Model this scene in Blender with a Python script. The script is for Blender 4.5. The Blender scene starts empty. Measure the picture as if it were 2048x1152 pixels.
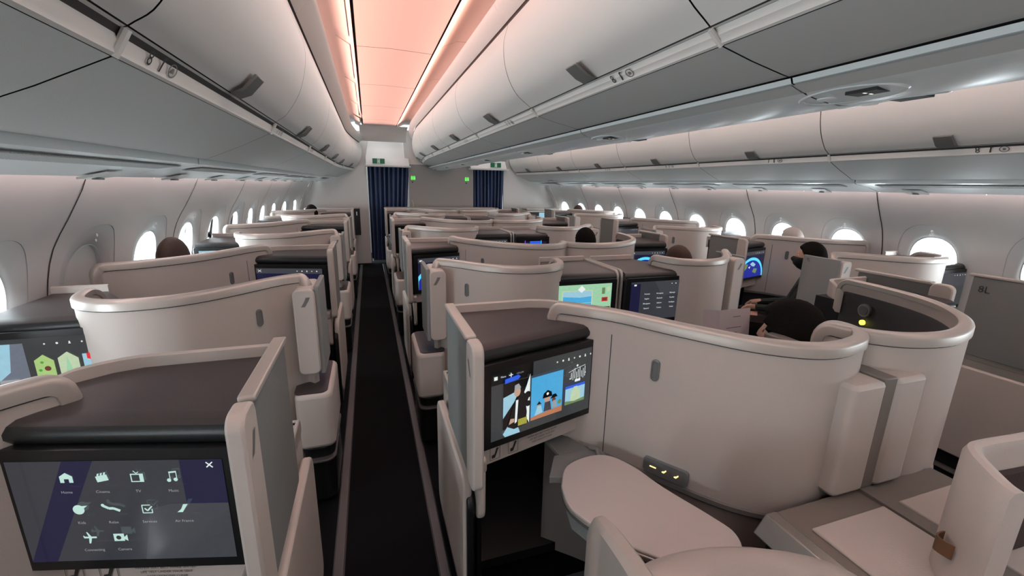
import bpy, bmesh, math, random
from mathutils import Vector, Matrix
random.seed(7)
SC = bpy.context.scene
COL = SC.collection
PI = math.pi

# ------------------------------------------------------------------ camera, world, exposure
def make_camera():
    F, yaw, pitch, roll = 850.0, .323, .238, .0202
    f = Vector((math.sin(yaw)*math.cos(pitch), math.cos(yaw)*math.cos(pitch), -math.sin(pitch)))
    r = Vector((math.cos(yaw), -math.sin(yaw), 0)); u = r.cross(f)
    r2 = r*math.cos(roll)+u*math.sin(roll); u2 = -r*math.sin(roll)+u*math.cos(roll)
    cd = bpy.data.cameras.new('camera'); cam = bpy.data.objects.new('camera', cd); COL.objects.link(cam)
    cd.sensor_width = 36; cd.lens = 36*F/2048; cd.clip_start = .02
    m = Matrix((r2, u2, -f)).transposed().to_4x4(); m.translation = (-1.37, 0, 1.58)
    cam.matrix_world = m; SC.camera = cam
make_camera()
SC.view_settings.view_transform = 'Standard'; SC.view_settings.look = 'None'
SC.view_settings.gamma = 1; SC.view_settings.exposure = -0.12; SC.view_settings.use_curve_mapping = False
wd = bpy.data.worlds.new('World'); SC.world = wd; wd.use_nodes = True
wd.node_tree.nodes['Background'].inputs[0].default_value = (.86, .95, 1, 1)
wd.node_tree.nodes['Background'].inputs[1].default_value = 3.0

PINK = (1, .45, .345); COOL = (.84, .95, 1); WARM = (1, .90, .84)
YS, YE = -1.61, 8.79            # cabin length that is built
def area(name, loc, rot, sx, sy, power, col, spread=PI):
    l = bpy.data.lights.new(name, 'AREA'); l.shape = 'RECTANGLE'; l.size = sx; l.size_y = sy
    l.energy = power; l.color = col; l.spread = spread
    o = bpy.data.objects.new(name, l); COL.objects.link(o); o.location = loc; o.rotation_euler = rot
    return o
LEN = YE-YS-.1; YM = (YS+YE)/2
for s in (-1, 1):
    # ceiling coves on both sides of each aisle (strip lamps behind the bin lips)
    area('cove_lamp', (s*1.76, YM-.35, 2.385), (0, s*1.84, 0), .06, LEN-.9, 31, PINK, .9)
    area('cove_lamp', (s*.50, YM-.35, 2.455), (0, -s*1.78, 0), .05, LEN-.9, 27, PINK, .8)
    area('cove_glow_lamp', (s*1.76, YM-.35, 2.385), (0, PI, 0), .06, LEN-.9, 8, PINK)
    area('cove_glow_lamp', (s*.52, YM-.35, 2.455), (0, PI, 0), .06, LEN-.9, 7, PINK)
    # wall wash strip between bins and side wall
    area('wall_wash_lamp', (s*2.43, YM, 1.635), (0, s*.35, 0), .02, LEN, 14.0, (1, .70, .68))
    # added neutral fill light just below the aisle ceilings, no real fitting
    area('aisle_fill', (s*1.14, YM, 2.52), (0, 0, 0), .42, LEN, 25, (.90, .98, 1))
for s in (-1, 1):
    for k in range(-4, 11):
        area('daylight', (s*2.86, 2.02+.635*k, 1.07), (0, s*PI/2, 0), .32, .24, 9.5, COOL)

# ------------------------------------------------------------------ materials
MATS = {}
def mat(name, col, rough=.5, metal=0, bump=.0, scale=60, var=.03, spec=.5, coat=0, emit=0, ecol=None):
    if name in MATS: return MATS[name]
    m = bpy.data.materials.new(name); m.use_nodes = True; nt = m.node_tree; p = nt.nodes['Principled BSDF']
    n = nt.nodes.new('ShaderNodeTexNoise'); n.inputs['Scale'].default_value = scale; n.inputs['Detail'].default_value = 3
    tc = nt.nodes.new('ShaderNodeTexCoord'); nt.links.new(tc.outputs['Object'], n.inputs['Vector'])
    mx = nt.nodes.new('ShaderNodeMix'); mx.data_type = 'RGBA'
    a = [max(0, c*(1-var)) for c in col]; b = [min(1, c*(1+var)) for c in col]
    mx.inputs[6].default_value = (*a, 1); mx.inputs[7].default_value = (*b, 1)
    nt.links.new(n.outputs['Fac'], mx.inputs[0]); nt.links.new(mx.outputs[2], p.inputs['Base Color'])
    p.inputs['Roughness'].default_value = rough; p.inputs['Metallic'].default_value = metal
    p.inputs['Specular IOR Level'].default_value = spec; p.inputs['Coat Weight'].default_value = coat
    if bump:
        bp = nt.nodes.new('ShaderNodeBump'); bp.inputs['Strength'].default_value = bump; bp.inputs['Distance'].default_value = .002
        nt.links.new(n.outputs['Fac'], bp.inputs['Height']); nt.links.new(bp.outputs['Normal'], p.inputs['Normal'])
    if emit:
        p.inputs['Emission Color'].default_value = (*(ecol or col), 1); p.inputs['Emission Strength'].default_value = emit
    MATS[name] = m; return m
def glow(name, col, s=1.0):
    """what a lit screen shows: emission with a glossy cover over it"""
    if name in MATS: return MATS[name]
    m = bpy.data.materials.new(name); m.use_nodes = True; p = m.node_tree.nodes['Principled BSDF']
    n = m.node_tree.nodes.new('ShaderNodeTexNoise'); n.inputs['Scale'].default_value = 25
    mx = m.node_tree.nodes.new('ShaderNodeMix'); mx.data_type = 'RGBA'
    mx.inputs[6].default_value = (*[c*.9 for c in col], 1); mx.inputs[7].default_value = (*[min(1, c*1.1) for c in col], 1)
    m.node_tree.links.new(n.outputs['Fac'], mx.inputs[0]); m.node_tree.links.new(mx.outputs[2], p.inputs['Emission Color'])
    p.inputs['Base Color'].default_value = (.01, .01, .01, 1); p.inputs['Emission Strength'].default_value = s
    p.inputs['Roughness'].default_value = .12
    MATS[name] = m; return m

M_shell = mat('cream_shell', (.56, .50, .46), .55, bump=.25, scale=350)
M_rail = mat('champagne_rail', (.52, .475, .435), .42, .3, scale=90)
M_doorside = mat('door_side_grey', (.27, .285, .28), .7, bump=.4, scale=400)
M_trimgrey = mat('door_grey_fabric', (.20, .21, .205), .8, bump=.5, scale=400)
M_cap = mat('charcoal_top', (.055, .046, .046), .38, bump=.3, scale=500)
M_roll = mat('black_roll', (.018, .021, .022), .36, bump=.2, scale=500)
M_black = mat('black_plastic', (.008, .008, .009), .35)
M_dark = mat('dark_laminate', (.012, .012, .013), .6)
M_liner = mat('dark_liner', (.030, .031, .036), .6, bump=.4, scale=500)
M_lens = mat('grey_pill', (.16, .17, .17), .3)
M_mark = mat('grey_mark', (.17, .165, .16), .5)
M_seat = mat('seat_fabric', (.03, .032, .04), .85, bump=.6, scale=300)
M_head = mat('headrest_satin', (.42, .38, .35), .38, bump=.1, scale=200, var=.04)
M_leather = mat('brown_leather', (.16, .075, .035), .6, bump=.5, scale=150)
M_brownin = mat('brown_lining', (.035, .014, .012), .7, bump=.4, scale=150)
M_table = mat('tray_top', (.54, .475, .45), .5, bump=.2, scale=300)
M_alu = mat('brushed_metal', (.45, .43, .40), .3, .8)
M_taupe = mat('taupe_strip', (.20, .175, .155), .5)
M_panel = mat('console_panel', (.58, .51, .47), .5, bump=.2, scale=300)
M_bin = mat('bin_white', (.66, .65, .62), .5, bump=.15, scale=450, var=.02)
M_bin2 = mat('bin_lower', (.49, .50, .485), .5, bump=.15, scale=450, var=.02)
M_latch = mat('latch_grey', (.15, .148, .14), .5)
M_gap = mat('dark_gap', (.04, .036, .034), .8)
M_ceil = mat('ceiling_panel', (.82, .79, .77), .6, var=.02)
M_wall = mat('wall_lining', (.66, .64, .62), .42, bump=.1, scale=350, var=.02)
M_bez = mat('window_bezel', (.64, .64, .63), .30, var=.02)
M_carpet = mat('black_carpet', (.006, .006, .007), .95, bump=.8, scale=700, spec=.1)
M_track = mat('track_cover', (.075, .068, .07), .35)
M_bulk = mat('bulkhead_grey', (.30, .285, .27), .7, bump=.2, scale=500)
M_ink = mat('print_ink', (.03, .03, .03), .6)
M_signg = mat('sign_green', (.005, .10, .045), .4, emit=.25)
M_signw = mat('sign_white', (.7, .75, .7), .4, emit=.5)
M_lav = glow('lavatory_green', (.15, 1, .12), 1.6)
M_white = mat('white_plastic', (.75, .74, .72), .4)
M_gloss = mat('glossy_fairing', (.66, .70, .70), .30, var=.03)
M_recess = mat('bin_recess', (.12, .115, .105), .8)

def curtain_mat():
    m = bpy.data.materials.new('navy_striped_curtain'); m.use_nodes = True; nt = m.node_tree; p = nt.nodes['Principled BSDF']
    tc = nt.nodes.new('ShaderNodeTexCoord'); sp = nt.nodes.new('ShaderNodeSeparateXYZ'); nt.links.new(tc.outputs['UV'], sp.inputs[0])
    mu = nt.nodes.new('ShaderNodeMath'); mu.operation = 'MULTIPLY'; mu.inputs[1].default_value = 9
    nt.links.new(sp.outputs[0], mu.inputs[0])
    fr = nt.nodes.new('ShaderNodeMath'); fr.operation = 'FRACT'; nt.links.new(mu.outputs[0], fr.inputs[0])
    cr = nt.nodes.new('ShaderNodeValToRGB'); cr.color_ramp.interpolation = 'CONSTANT'
    els = cr.color_ramp.elements
    els[0].position = 0; els[0].color = (.022, .05, .15, 1); els[1].position = .42; els[1].color = (.004, .008, .028, 1)
    e = els.new(.62); e.color = (.085, .12, .20, 1); e = els.new(.8); e.color = (.015, .03, .09, 1)
    nt.links.new(fr.outputs[0], cr.inputs[0]); nt.links.new(cr.outputs[0], p.inputs['Base Color']); p.inputs['Roughness'].default_value = .8
    MATS['curtain'] = m; return m
M_curtain = curtain_mat()
def glass_mat():
    m = bpy.data.materials.new('window_glass'); m.use_nodes = True; nt = m.node_tree; nt.nodes.remove(nt.nodes['Principled BSDF'])
    out = nt.nodes['Material Output']; t = nt.nodes.new('ShaderNodeBsdfTransparent'); g = nt.nodes.new('ShaderNodeBsdfGlossy')
    g.inputs['Roughness'].default_value = .03; fz = nt.nodes.new('ShaderNodeFresnel'); fz.inputs[0].default_value = 1.04
    n = nt.nodes.new('ShaderNodeTexNoise'); n.inputs['Scale'].default_value = 8
    mx = nt.nodes.new('ShaderNodeMixShader'); nt.links.new(fz.outputs[0], mx.inputs[0]); nt.links.new(t.outputs[0], mx.inputs[1]); nt.links.new(g.outputs[0], mx.inputs[2])
    nt.links.new(mx.outputs[0], out.inputs[0]); MATS['glass'] = m; return m
M_glass = glass_mat()

# ------------------------------------------------------------------ mesh helpers
class MB:
    def __init__(s): s.v = []; s.f = []; s.mi = []; s.mats = []
    def m(s, mt):
        if mt not in s.mats: s.mats.append(mt)
        return s.mats.index(mt)
    def add(s, vs, fs, mt=None):
        o = len(s.v); s.v += [tuple(v) for v in vs]; i = s.m(mt) if mt else 0
        for f in fs: s.f.append([o+k for k in f]); s.mi.append(i)
        return s
    def box(s, x0, x1, y0, y1, z0, z1, mt=None):
        vs = [(x, y, z) for z in (z0, z1) for y in (y0, y1) for x in (x0, x1)]
        return s.add(vs, [(0, 2, 3, 1), (4, 5, 7, 6), (0, 1, 5, 4), (2, 6, 7, 3), (0, 4, 6, 2), (1, 3, 7, 5)], mt)
    def prism(s, pts, ax, a0, a1, mt=None):
        """2-D outline extruded along axis ax ('x','y','z')"""
        def P(p, a): return {'x': (a, p[0], p[1]), 'y': (p[0], a, p[1]), 'z': (p[0], p[1], a)}[ax]
        n = len(pts); vs = [P(p, a0) for p in pts]+[P(p, a1) for p in pts]
        fs = [tuple(range(n)), tuple(range(2*n-1, n-1, -1))]+[(i, (i+1) % n, n+(i+1) % n, n+i) for i in range(n)]
        return s.add(vs, fs, mt)
    def grid(s, rows, mt=None, closed=False, caps=False):
        n = len(rows[0]); vs = [p for r in rows for p in r]; fs = []
        for i in range(len(rows)-1):
            for j in range(n if closed else n-1):
                k = (j+1) % n; fs.append((i*n+j, i*n+k, (i+1)*n+k, (i+1)*n+j))
        if caps: fs.append(tuple(range(n))); fs.append(tuple((len(rows)-1)*n+j for j in range(n-1, -1, -1)))
        return s.add(vs, fs, mt)
    def tube(s, pts, r, n=8, mt=None):
        rows = []; pts = [Vector(p) for p in pts]
        for i, p in enumerate(pts):
            t = (pts[min(i+1, len(pts)-1)]-pts[max(i-1, 0)]).normalized()
            a = t.orthogonal().normalized() if i == 0 else (a-t*a.dot(t)).normalized(); b = t.cross(a)
            rr = r[i] if isinstance(r, (list, tuple)) else r
            rows.append([p+(a*math.cos(2*PI*k/n)+b*math.sin(2*PI*k/n))*rr for k in range(n)])
        return s.grid(rows, mt, True, True)
    def disc(s, c, r, axis, h, n=20, mt=None):
        c = Vector(c); a = Vector(axis).normalized(); u = a.orthogonal().normalized(); w = a.cross(u)
        rows = [[c+a*q+(u*math.cos(2*PI*k/n)+w*math.sin(2*PI*k/n))*r for k in range(n)] for q in (0, h)]
        return s.grid(rows, mt, True, True)
    def build(s, name, mt, parent=None, bevel=0, smooth=True, seg=2, sub=0):
        me = bpy.data.meshes.new(name); me.from_pydata(s.v, [], s.f); me.validate()
        mats = s.mats or [mt]
        for q in mats: me.materials.append(q)
        if s.mats and len(me.polygons) == len(s.mi): me.polygons.foreach_set('material_index', s.mi)
        bm = bmesh.new(); bm.from_mesh(me); bmesh.ops.remove_doubles(bm, verts=bm.verts, dist=1e-6)
        bmesh.ops.recalc_face_normals(bm, faces=bm.faces); bm.to_mesh(me); bm.free()
        if smooth:
            me.polygons.foreach_set('use_smooth', [True]*len(me.polygons)); me.set_sharp_from_angle(angle=math.radians(38))
        o = bpy.data.objects.new(name, me); COL.objects.link(o)
        if bevel:
            b = o.modifiers.new('bevel', 'BEVEL'); b.width = bevel; b.segments = seg; b.limit_method = 'ANGLE'; b.angle_limit = math.radians(40)
            b.harden_normals = False
        if sub:
            q = o.modifiers.new('sub', 'SUBSURF'); q.levels = q.render_levels = sub
        if parent: o.parent = parent
        return o
def thing(name, label, cat, loc=(0, 0, 0), rz=0, group=None):
    o = bpy.data.objects.new(name, None); COL.objects.link(o); o.location = loc; o.rotation_euler = (0, 0, rz); o.empty_display_size = .05
    o['label'] = label; o['category'] = cat
    if group: o['group'] = group
    return o
def tag(o, label, cat, group=None):
    o['label'] = label; o['category'] = cat
    if group: o['group'] = group
    return o
def struct(o, label=None):
    o['kind'] = 'structure'
    if label: o['label'] = label; 
    return o
def cr(pts, n=6):
    """Catmull-Rom through pts"""
    P = [Vector(p) for p in pts]; P = [2*P[0]-P[1]]+P+[2*P[-1]-P[-2]]; out = []
    for i in range(1, len(P)-2):
        for k in range(n):
            t = k/n; a, b, c, d = P[i-1:i+3]
            out.append(.5*((2*b)+(c-a)*t+(2*a-5*b+4*c-d)*t*t+(3*b-a-3*c+d)*t**3))
    out.append(P[-2].copy()); return out
def rrect(x0, x1, y0, y1, r, n=5):
    pts = []
    for cx, cy, a in ((x1-r, y1-r, 0), (x0+r, y1-r, 90), (x0+r, y0+r, 180), (x1-r, y0+r, 270)):
        for k in range(n+1):
            t = math.radians(a+90*k/n); pts.append((cx+r*math.cos(t), cy+r*math.sin(t)))
    return pts
def text_mesh(s, size, font_extrude=0.0):
    cu = bpy.data.curves.new('t', 'FONT'); cu.body = s; cu.size = size; cu.align_x = 'CENTER'; cu.align_y = 'CENTER'; cu.extrude = font_extrude
    cu.resolution_u = 2
    o = bpy.data.objects.new('t', cu); COL.objects.link(o)
    dg = bpy.context.evaluated_depsgraph_get(); me = bpy.data.meshes.new_from_object(o.evaluated_get(dg))
    v = [tuple(q.co) for q in me.vertices]; f = [tuple(p.vertices) for p in me.polygons]
    bpy.data.objects.remove(o); bpy.data.curves.remove(cu); bpy.data.meshes.remove(me)
    return v, f
TXT = {}
def text_into(mb, s, size, T, mt):
    if s not in TXT: TXT[s] = text_mesh(s, 1.0)
    v, f = TXT[s]; mb.add([T(p[0]*size, p[1]*size) for p in v], f, mt)

# ------------------------------------------------------------------ fuselage section
def taper(y):       # the nose closes in slightly at the front
    return 0 if y < 6.6 else .16*((y-6.6)/2.2)**1.6
YR = [YS+.2*i for i in range(int((YE-YS)/.2)+1)]
if YR[-1] < YE: YR.append(YE)
def extrude_section(mb, pts, s, y0, y1, tap=True, step=.25, mt=None, closed=False):
    n = max(1, round((y1-y0)/step)); rows = []
    for i in range(n+1):
        y = y0+(y1-y0)*i/n; t = taper(y) if tap else 0
        rows.append([(s*(a-t), y, z) for a, z in pts])
    mb.grid(rows, mt, closed, closed)

fl = MB(); fl.box(-2.75, 2.75, YS-.8, 10.4, -.05, 0); struct(fl.build('floor', M_carpet, smooth=False))
n = 1
for ax in (-1.37, 1.37):
    for d in (-.205, .215):
        t = MB(); x = ax+d*1.0
        t.prism([(x-.024, 0), (x-.018, .006), (x+.018, .006), (x+.024, 0)], 'y', YS, 8.7)
        struct(t.build('trim_%d' % n, M_track)); n += 1
# ceiling over each aisle: side light panel, seam, main panels with joints, curved inner strip
for s, nm in ((-1, 'left'), (1, 'right')):
    c = MB()
    extrude_section(c, [(1.90, 2.44), (1.88, 2.56), (1.80, 2.63), (1.68, 2.65), (1.54, 2.61), (1.41, 2.54)], s, YS, YE, mt=M_ceil)
    for k in range(-2, 7):   # raised rectangles in the side light panel and cross joints
        y = .95+1.3*k
        if y+1.1 < YE: c.prism([(s*1.53, 2.606), (s*1.44, 2.557), (s*1.44, 2.549), (s*1.53, 2.598)], 'y', y+.08, y+1.2, M_ceil)
    extrude_section(c, [(1.41, 2.54), (1.41, 2.56), (1.392, 2.56), (1.392, 2.535)], s, YS, YE, False, mt=M_gap)
    yy = YS
    for k in range(9):
        y1 = min(YE, YS+1.3*(k+1))
        extrude_section(c, [(1.392, 2.535), (1.15, 2.543), (.85, 2.535)], s, yy+.004, y1-.004, False, 1.3, M_ceil)
        extrude_section(c, [(.838, 2.535), (.76, 2.60), (.66, 2.645), (.52, 2.65), (.42, 2.61), (.36, 2.50)], s, yy+.002, y1-.002, False, 1.3, M_ceil)
        yy = y1
    extrude_section(c, [(.85, 2.535), (.85, 2.548), (.838, 2.548), (.838, 2.535)], s, YS, YE, False, mt=M_gap)
    extrude_section(c, [(1.95, 2.70), (.0, 2.70)], s, YS, YE, False, mt=M_gap)
    struct(c.build('ceiling' if s < 0 else 'ceiling.001', M_ceil))
# side walls with window cut-outs
SEC = cr([(2.47, 1.66), (2.50, 1.56), (2.575, 1.42), (2.665, 1.26), (2.715, 1.07), (2.735, .88), (2.73, .6), (2.70, .3), (2.66, 0)], 8)
SL = [0]
for a, b in zip(SEC, SEC[1:]): SL.append(SL[-1]+(b-a).length)
def sec_at(l):
    for i in range(len(SL)-1):
        if l <= SL[i+1] or i == len(SL)-2:
            t = (l-SL[i])/(SL[i+1]-SL[i]); p = SEC[i].lerp(SEC[i+1], t); d = (SEC[i+1]-SEC[i]).normalized(); return p, Vector((-d.y, d.x)) if d.y > 0 else Vector((-d.y, d.x))
def s_of_z(z):
    for i in range(len(SEC)-1):
        if SEC[i].y >= z >= SEC[i+1].y: return SL[i]+(SL[i+1]-SL[i])*(SEC[i].y-z)/(SEC[i].y-SEC[i+1].y)
LC = s_of_z(1.075)
def wall_pt(s, y, l, out=0):
    p, nrm = sec_at(max(0, min(SL[-1], l)))
    if nrm.x < 0: nrm = -nrm
    q = p+nrm*out; return (s*(q.x-taper(y)), y, q.y)
def oval(t, a, b, e=2.5):
    c, q = math.cos(t), math.sin(t); return a*math.copysign(abs(c)**(2/e), c), b*math.copysign(abs(q)**(2/e), q)
NW = 48
for s, side in ((-1, 'left'), (1, 'right')):
    w = MB(); off = -.08 if s < 0 else 0
    wins = []
    for k in range(-5, 11):
        yc = 2.02+.635*k+(.04 if s > 0 else -.04)
        if yc < YS+.3 or yc > YE-.3: continue
        wins.append(yc)
    H = .3175
    ts = [2*PI*i/NW+PI/4 for i in range(NW)]
    for yc in wins:
        def rect(t, q):
            c, d = math.cos(t), math.sin(t); L0 = -LC; L1 = SL[-1]-LC
            # scale ray to rectangle
            k1 = (H)/abs(c) if abs(c) > 1e-6 else 1e9
            k2 = (L1 if d > 0 else -L0)/abs(d) if abs(d) > 1e-6 else 1e9
            k = min(k1, k2); return c*k, d*k
        rows = []
        for q in (0, .5, .85, 1):
            r = []
            for t in ts:
                a = rect(t, 0); b = oval(t, .225, .295); r.append(wall_pt(s, yc+b[0]*q+a[0]*(1-q), LC+b[1]*q+a[1]*(1-q)))
            rows.append(r)
        w.grid(rows, M_wall, True)
    y0, y1 = wins[0]-H, wins[-1]+H
    for a, b in ((YS-.7, y0), (y1, 9.4)):
        n_ = max(1, round((b-a)/.15))
        w.grid([[wall_pt(s, a+(b-a)*i/n_, SL[-1]*j/20) for j in range(21)] for i in range(n_+1)], M_wall)
    struct(w.build('wall_'+side, M_wall))
    # vertical joints between lining panels
    for k in range(-1, 6):
        y = wins[0]-H+1.27*(k+1)+(.635 if s > 0 else 0)
    yj = [2.355-.04*(1 if s < 0 else -1)+1.27*k+0*s for k in range(-3, 6)]
    for y in yj:
        if YS < y < YE:
            g = MB(); g.grid([[wall_pt(s, y+d, SL[-1]*j/24, -.0015) for j in range(25)] for d in (-.004, .004)], M_gap)
            struct(g.build('trim_%d' % n, M_gap)); n += 1
    for i, yc in enumerate(wins):
        b = MB(); wn = ('window_%d' % (i+1 if s < 0 else i+31))
        rows = []
        for q, o in ((0, .0), (.012, .006), (.035, .002), (.30, .004), (.70, .010), (.92, .018), (1, .026)):
            r = []
            for t in ts:
                A = oval(t, .228, .298); B_ = oval(t, .150, .178, 2.2); r.append(wall_pt(s, yc+A[0]*(1-q)+B_[0]*q, LC+.002+A[1]*(1-q)+B_[1]*q, o))
            rows.append(r)
        b.grid(rows, M_bez, True)
        bo = struct(b.build(wn, M_bez))
        fr = MB(); rows = []
        for q, o in ((1.01, .024), (.985, .022), (.965, .028), (.965, .045), (1.02, .05)):
            rows.append([wall_pt(s, yc+oval(t, .151*q, .179*q, 2.2)[0], LC+.002+oval(t, .151*q, .179*q, 2.2)[1], o) for t in ts])
        fr.grid(rows, M_gloss, True); fr.build('window_frame', M_gloss, bo)
        pn = MB(); c = wall_pt(s, yc, LC, .045)
        ring = [wall_pt(s, yc+oval(t, .155, .181, 2.2)[0], LC+oval(t, .155, .181, 2.2)[1], .045) for t in ts]
        pn.add(ring+[c], [(j, (j+1) % NW, NW) for j in range(NW)])
        pn.build('window_pane', M_glass, bo)
        if s < 0 and yc < 3.0:     # pull-down shades: lowered on the near left windows
            shd = MB(); low = -.181 if yc > 2 and yc < 2.7 else .09
            rr = [[wall_pt(s, yc-.15+.3*i/8, LC+.181-(.181+(-low if low < 0 else .181-low-.09))*0-(j/10)*.362, .036) for i in range(9)] for j in range(11)]
            if yc > 2.3: shd.grid(rr, M_white); shd.build('window_shade', mat('shade_blind', (.55, .47, .44), .25), bo)
        ch = MB()
        for q in (0, .03):
            ch.disc(wall_pt(s, yc+.01*(q > 0), LC-.238+q, -.0005), .007, (-s, 0, 0), .0015, 12)
        ch.build('shade_button', M_white, bo)

# ------------------------------------------------------------------ overhead bins
LO = cr([(1.635, 2.28), (1.605, 2.14), (1.635, 1.99), (1.70, 1.88), (1.752, 1.838)], 5)
LO = [(p.x, p.y) for p in LO]
CO = [(p.x, p.y) for p in cr([(.65, 2.37), (.672, 2.27), (.655, 2.15), (.60, 2.05), (.515, 1.985)], 5)]
ORD = ['nearest', 'second', 'third', 'fourth', 'fifth', 'sixth', 'seventh', 'eighth']
def row_marks(par, s, lo, hi, y, num, ydir):
    """seat-row number and small seat symbols printed on the bin ledge; lo/hi: section points of the ledge face"""
    mb = MB(); lo = Vector((s*lo[0], 0, lo[1])); hi = Vector((s*hi[0], 0, hi[1])); v = (hi-lo).normalized(); h = (hi-lo).length
    nrm = v.cross(Vector((0, ydir, 0))); 
    if nrm.dot(Vector((s*1.37-lo.x, 0, 1.5-lo.z))) < 0: nrm = -nrm
    mid = (lo+hi)/2+nrm*.0015
    T = lambda du: (lambda a, b: mid+Vector((0, ydir*(a+du), 0))+v*b+Vector((0, y, 0)))
    text_into(mb, str(num), .045, T(0), M_ink)
    for du, sc in ((.05, 1), ):
        t = T(du); mb.add([t(-.004, -.015), t(.003, -.015), t(.008, .014), t(.002, .016)], [(0, 1, 2, 3)], M_ink)
        mb.add([t(.004, .012), t(.014, .012), t(.014, .018), t(.004, .018)], [(0, 1, 2, 3)], M_ink)
    t = T(.105)
    for r0, r1 in ((.016, .013),):
        R = [t(r0*1.3*math.cos(a*PI/10), r0*math.sin(a*PI/10)) for a in range(20)]+[t(r1*1.25*math.cos(a*PI/10), r1*math.sin(a*PI/10)) for a in range(20)]
        mb.add(R, [(i, (i+1) % 20, 20+(i+1) % 20, 20+i) for i in range(20)], M_mark)
    mb.add([t(-.006, -.006), t(.006, -.006), t(.006, .006), t(-.006, .006)], [(0, 1, 2, 3)], M_mark)
    mb.build('row_number', M_ink, par, smooth=False)

def bin_unit(s, y0, y1, kind, label, group, num=None, k=0):
    out = kind == 'outboard'
    root = thing('overhead_bin', label, 'overhead bin', (0, 0, 0), group=group)
    g = .003
    if out:
        door = LO; lip = [(1.548, 2.385), (1.56, 2.36), (1.63, 2.295)]
        ledge = [(1.755, 1.836), (1.768, 1.832), (1.772, 1.822), (1.770, 1.812), (1.776, 1.800), (1.776, 1.790), (1.782, 1.785)]
        low = [(1.785, 1.785), (1.90, 1.728), (2.03, 1.671), (2.052, 1.664), (2.062, 1.668)]
        back = [(2.062, 1.70), (2.3, 1.9), (2.3, 2.25), (1.75, 2.32)]
    else:
        door = CO; lip = [(.725, 2.455), (.712, 2.43), (.655, 2.385)]
        ledge = [(.512, 1.982), (.500, 1.982), (.494, 1.974), (.492, 1.965), (.482, 1.958), (.478, 1.948), (.470, 1.945)]
        low = [(.467, 1.944), (.36, 1.918), (.25, 1.896), (.226, 1.892), (.218, 1.896)]
        back = [(.218, 1.92), (.05, 1.95), (.02, 2.3), (.5, 2.38)]
    m = MB(); extrude_section(m, door, s, y0+g, y1-g, mt=M_bin); m.build('bin_door', M_bin, root)
    m = MB(); extrude_section(m, lip, s, y0+g*.5, y1-g*.5, mt=M_bin); m.build('light_lip', M_bin, root)
    m = MB(); extrude_section(m, ledge, s, y0+g, y1-g, mt=M_bin); m.build('handle_rail', M_bin, root)
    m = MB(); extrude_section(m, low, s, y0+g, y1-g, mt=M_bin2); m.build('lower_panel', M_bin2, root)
    m = MB(); extrude_section(m, ([(1.628, 2.305), (1.642, 2.288), (1.645, 2.27)] if out else [(.648, 2.392), (.644, 2.375), (.648, 2.355)]), s, y0, y1); m.build('seam_light_block', M_gap, root)  # dark seam strip, added to stop cove light leaking through the gap
    m = MB(); ins = [(a+(.012 if out else -.012), z+.0) for a, z in door[1:-1]]
    prof = [(lip[-1][0]+(.02 if out else -.02), lip[-1][1])]+ins+[(q[0]+(.01 if out else -.006), q[1]+.008) for q in low]+back
    extrude_section(m, prof, s, y0+.001, y1-.001, mt=M_gap, closed=True); m.build('bin_body', M_recess, root, smooth=False)
    # latch
    ym = (y0+y1)/2-.03; tp = taper(ym); m = MB()
    if out: P = [(1.675, 1.893), (1.715, 1.850), (1.748, 1.834), (1.744, 1.828), (1.708, 1.842), (1.667, 1.887)]
    else: P = [(.606, 2.030), (.560, 1.998), (.524, 1.982), (.527, 1.976), (.566, 1.990), (.613, 2.023)]
    m.prism([(s*(a-tp), z) for a, z in P], 'y', ym-.045, ym+.045); m.build('latch', M_latch, root, bevel=.005)
    # joint clip where two bins meet
    m = MB(); c = ledge[3]; tp = taper(y0)
    m.tube([(s*(ledge[0][0]-tp), y0, ledge[0][1]-.004), (s*(c[0]+(-.004 if out else .004)-tp), y0, c[1]), (s*(ledge[-1][0]-tp), y0, ledge[-1][1])], .008); m.build('joint_clip', M_bin, root)
    if num and y0 > -1:
        yd = 1 if s < 0 and out else -1
        if not out: yd = -1 if s < 0 else 1
        row_marks(root, s, ledge[-1], ledge[0], y0+(.11 if yd > 0 else .5), num, yd)
    return root
N_B = 8
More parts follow.
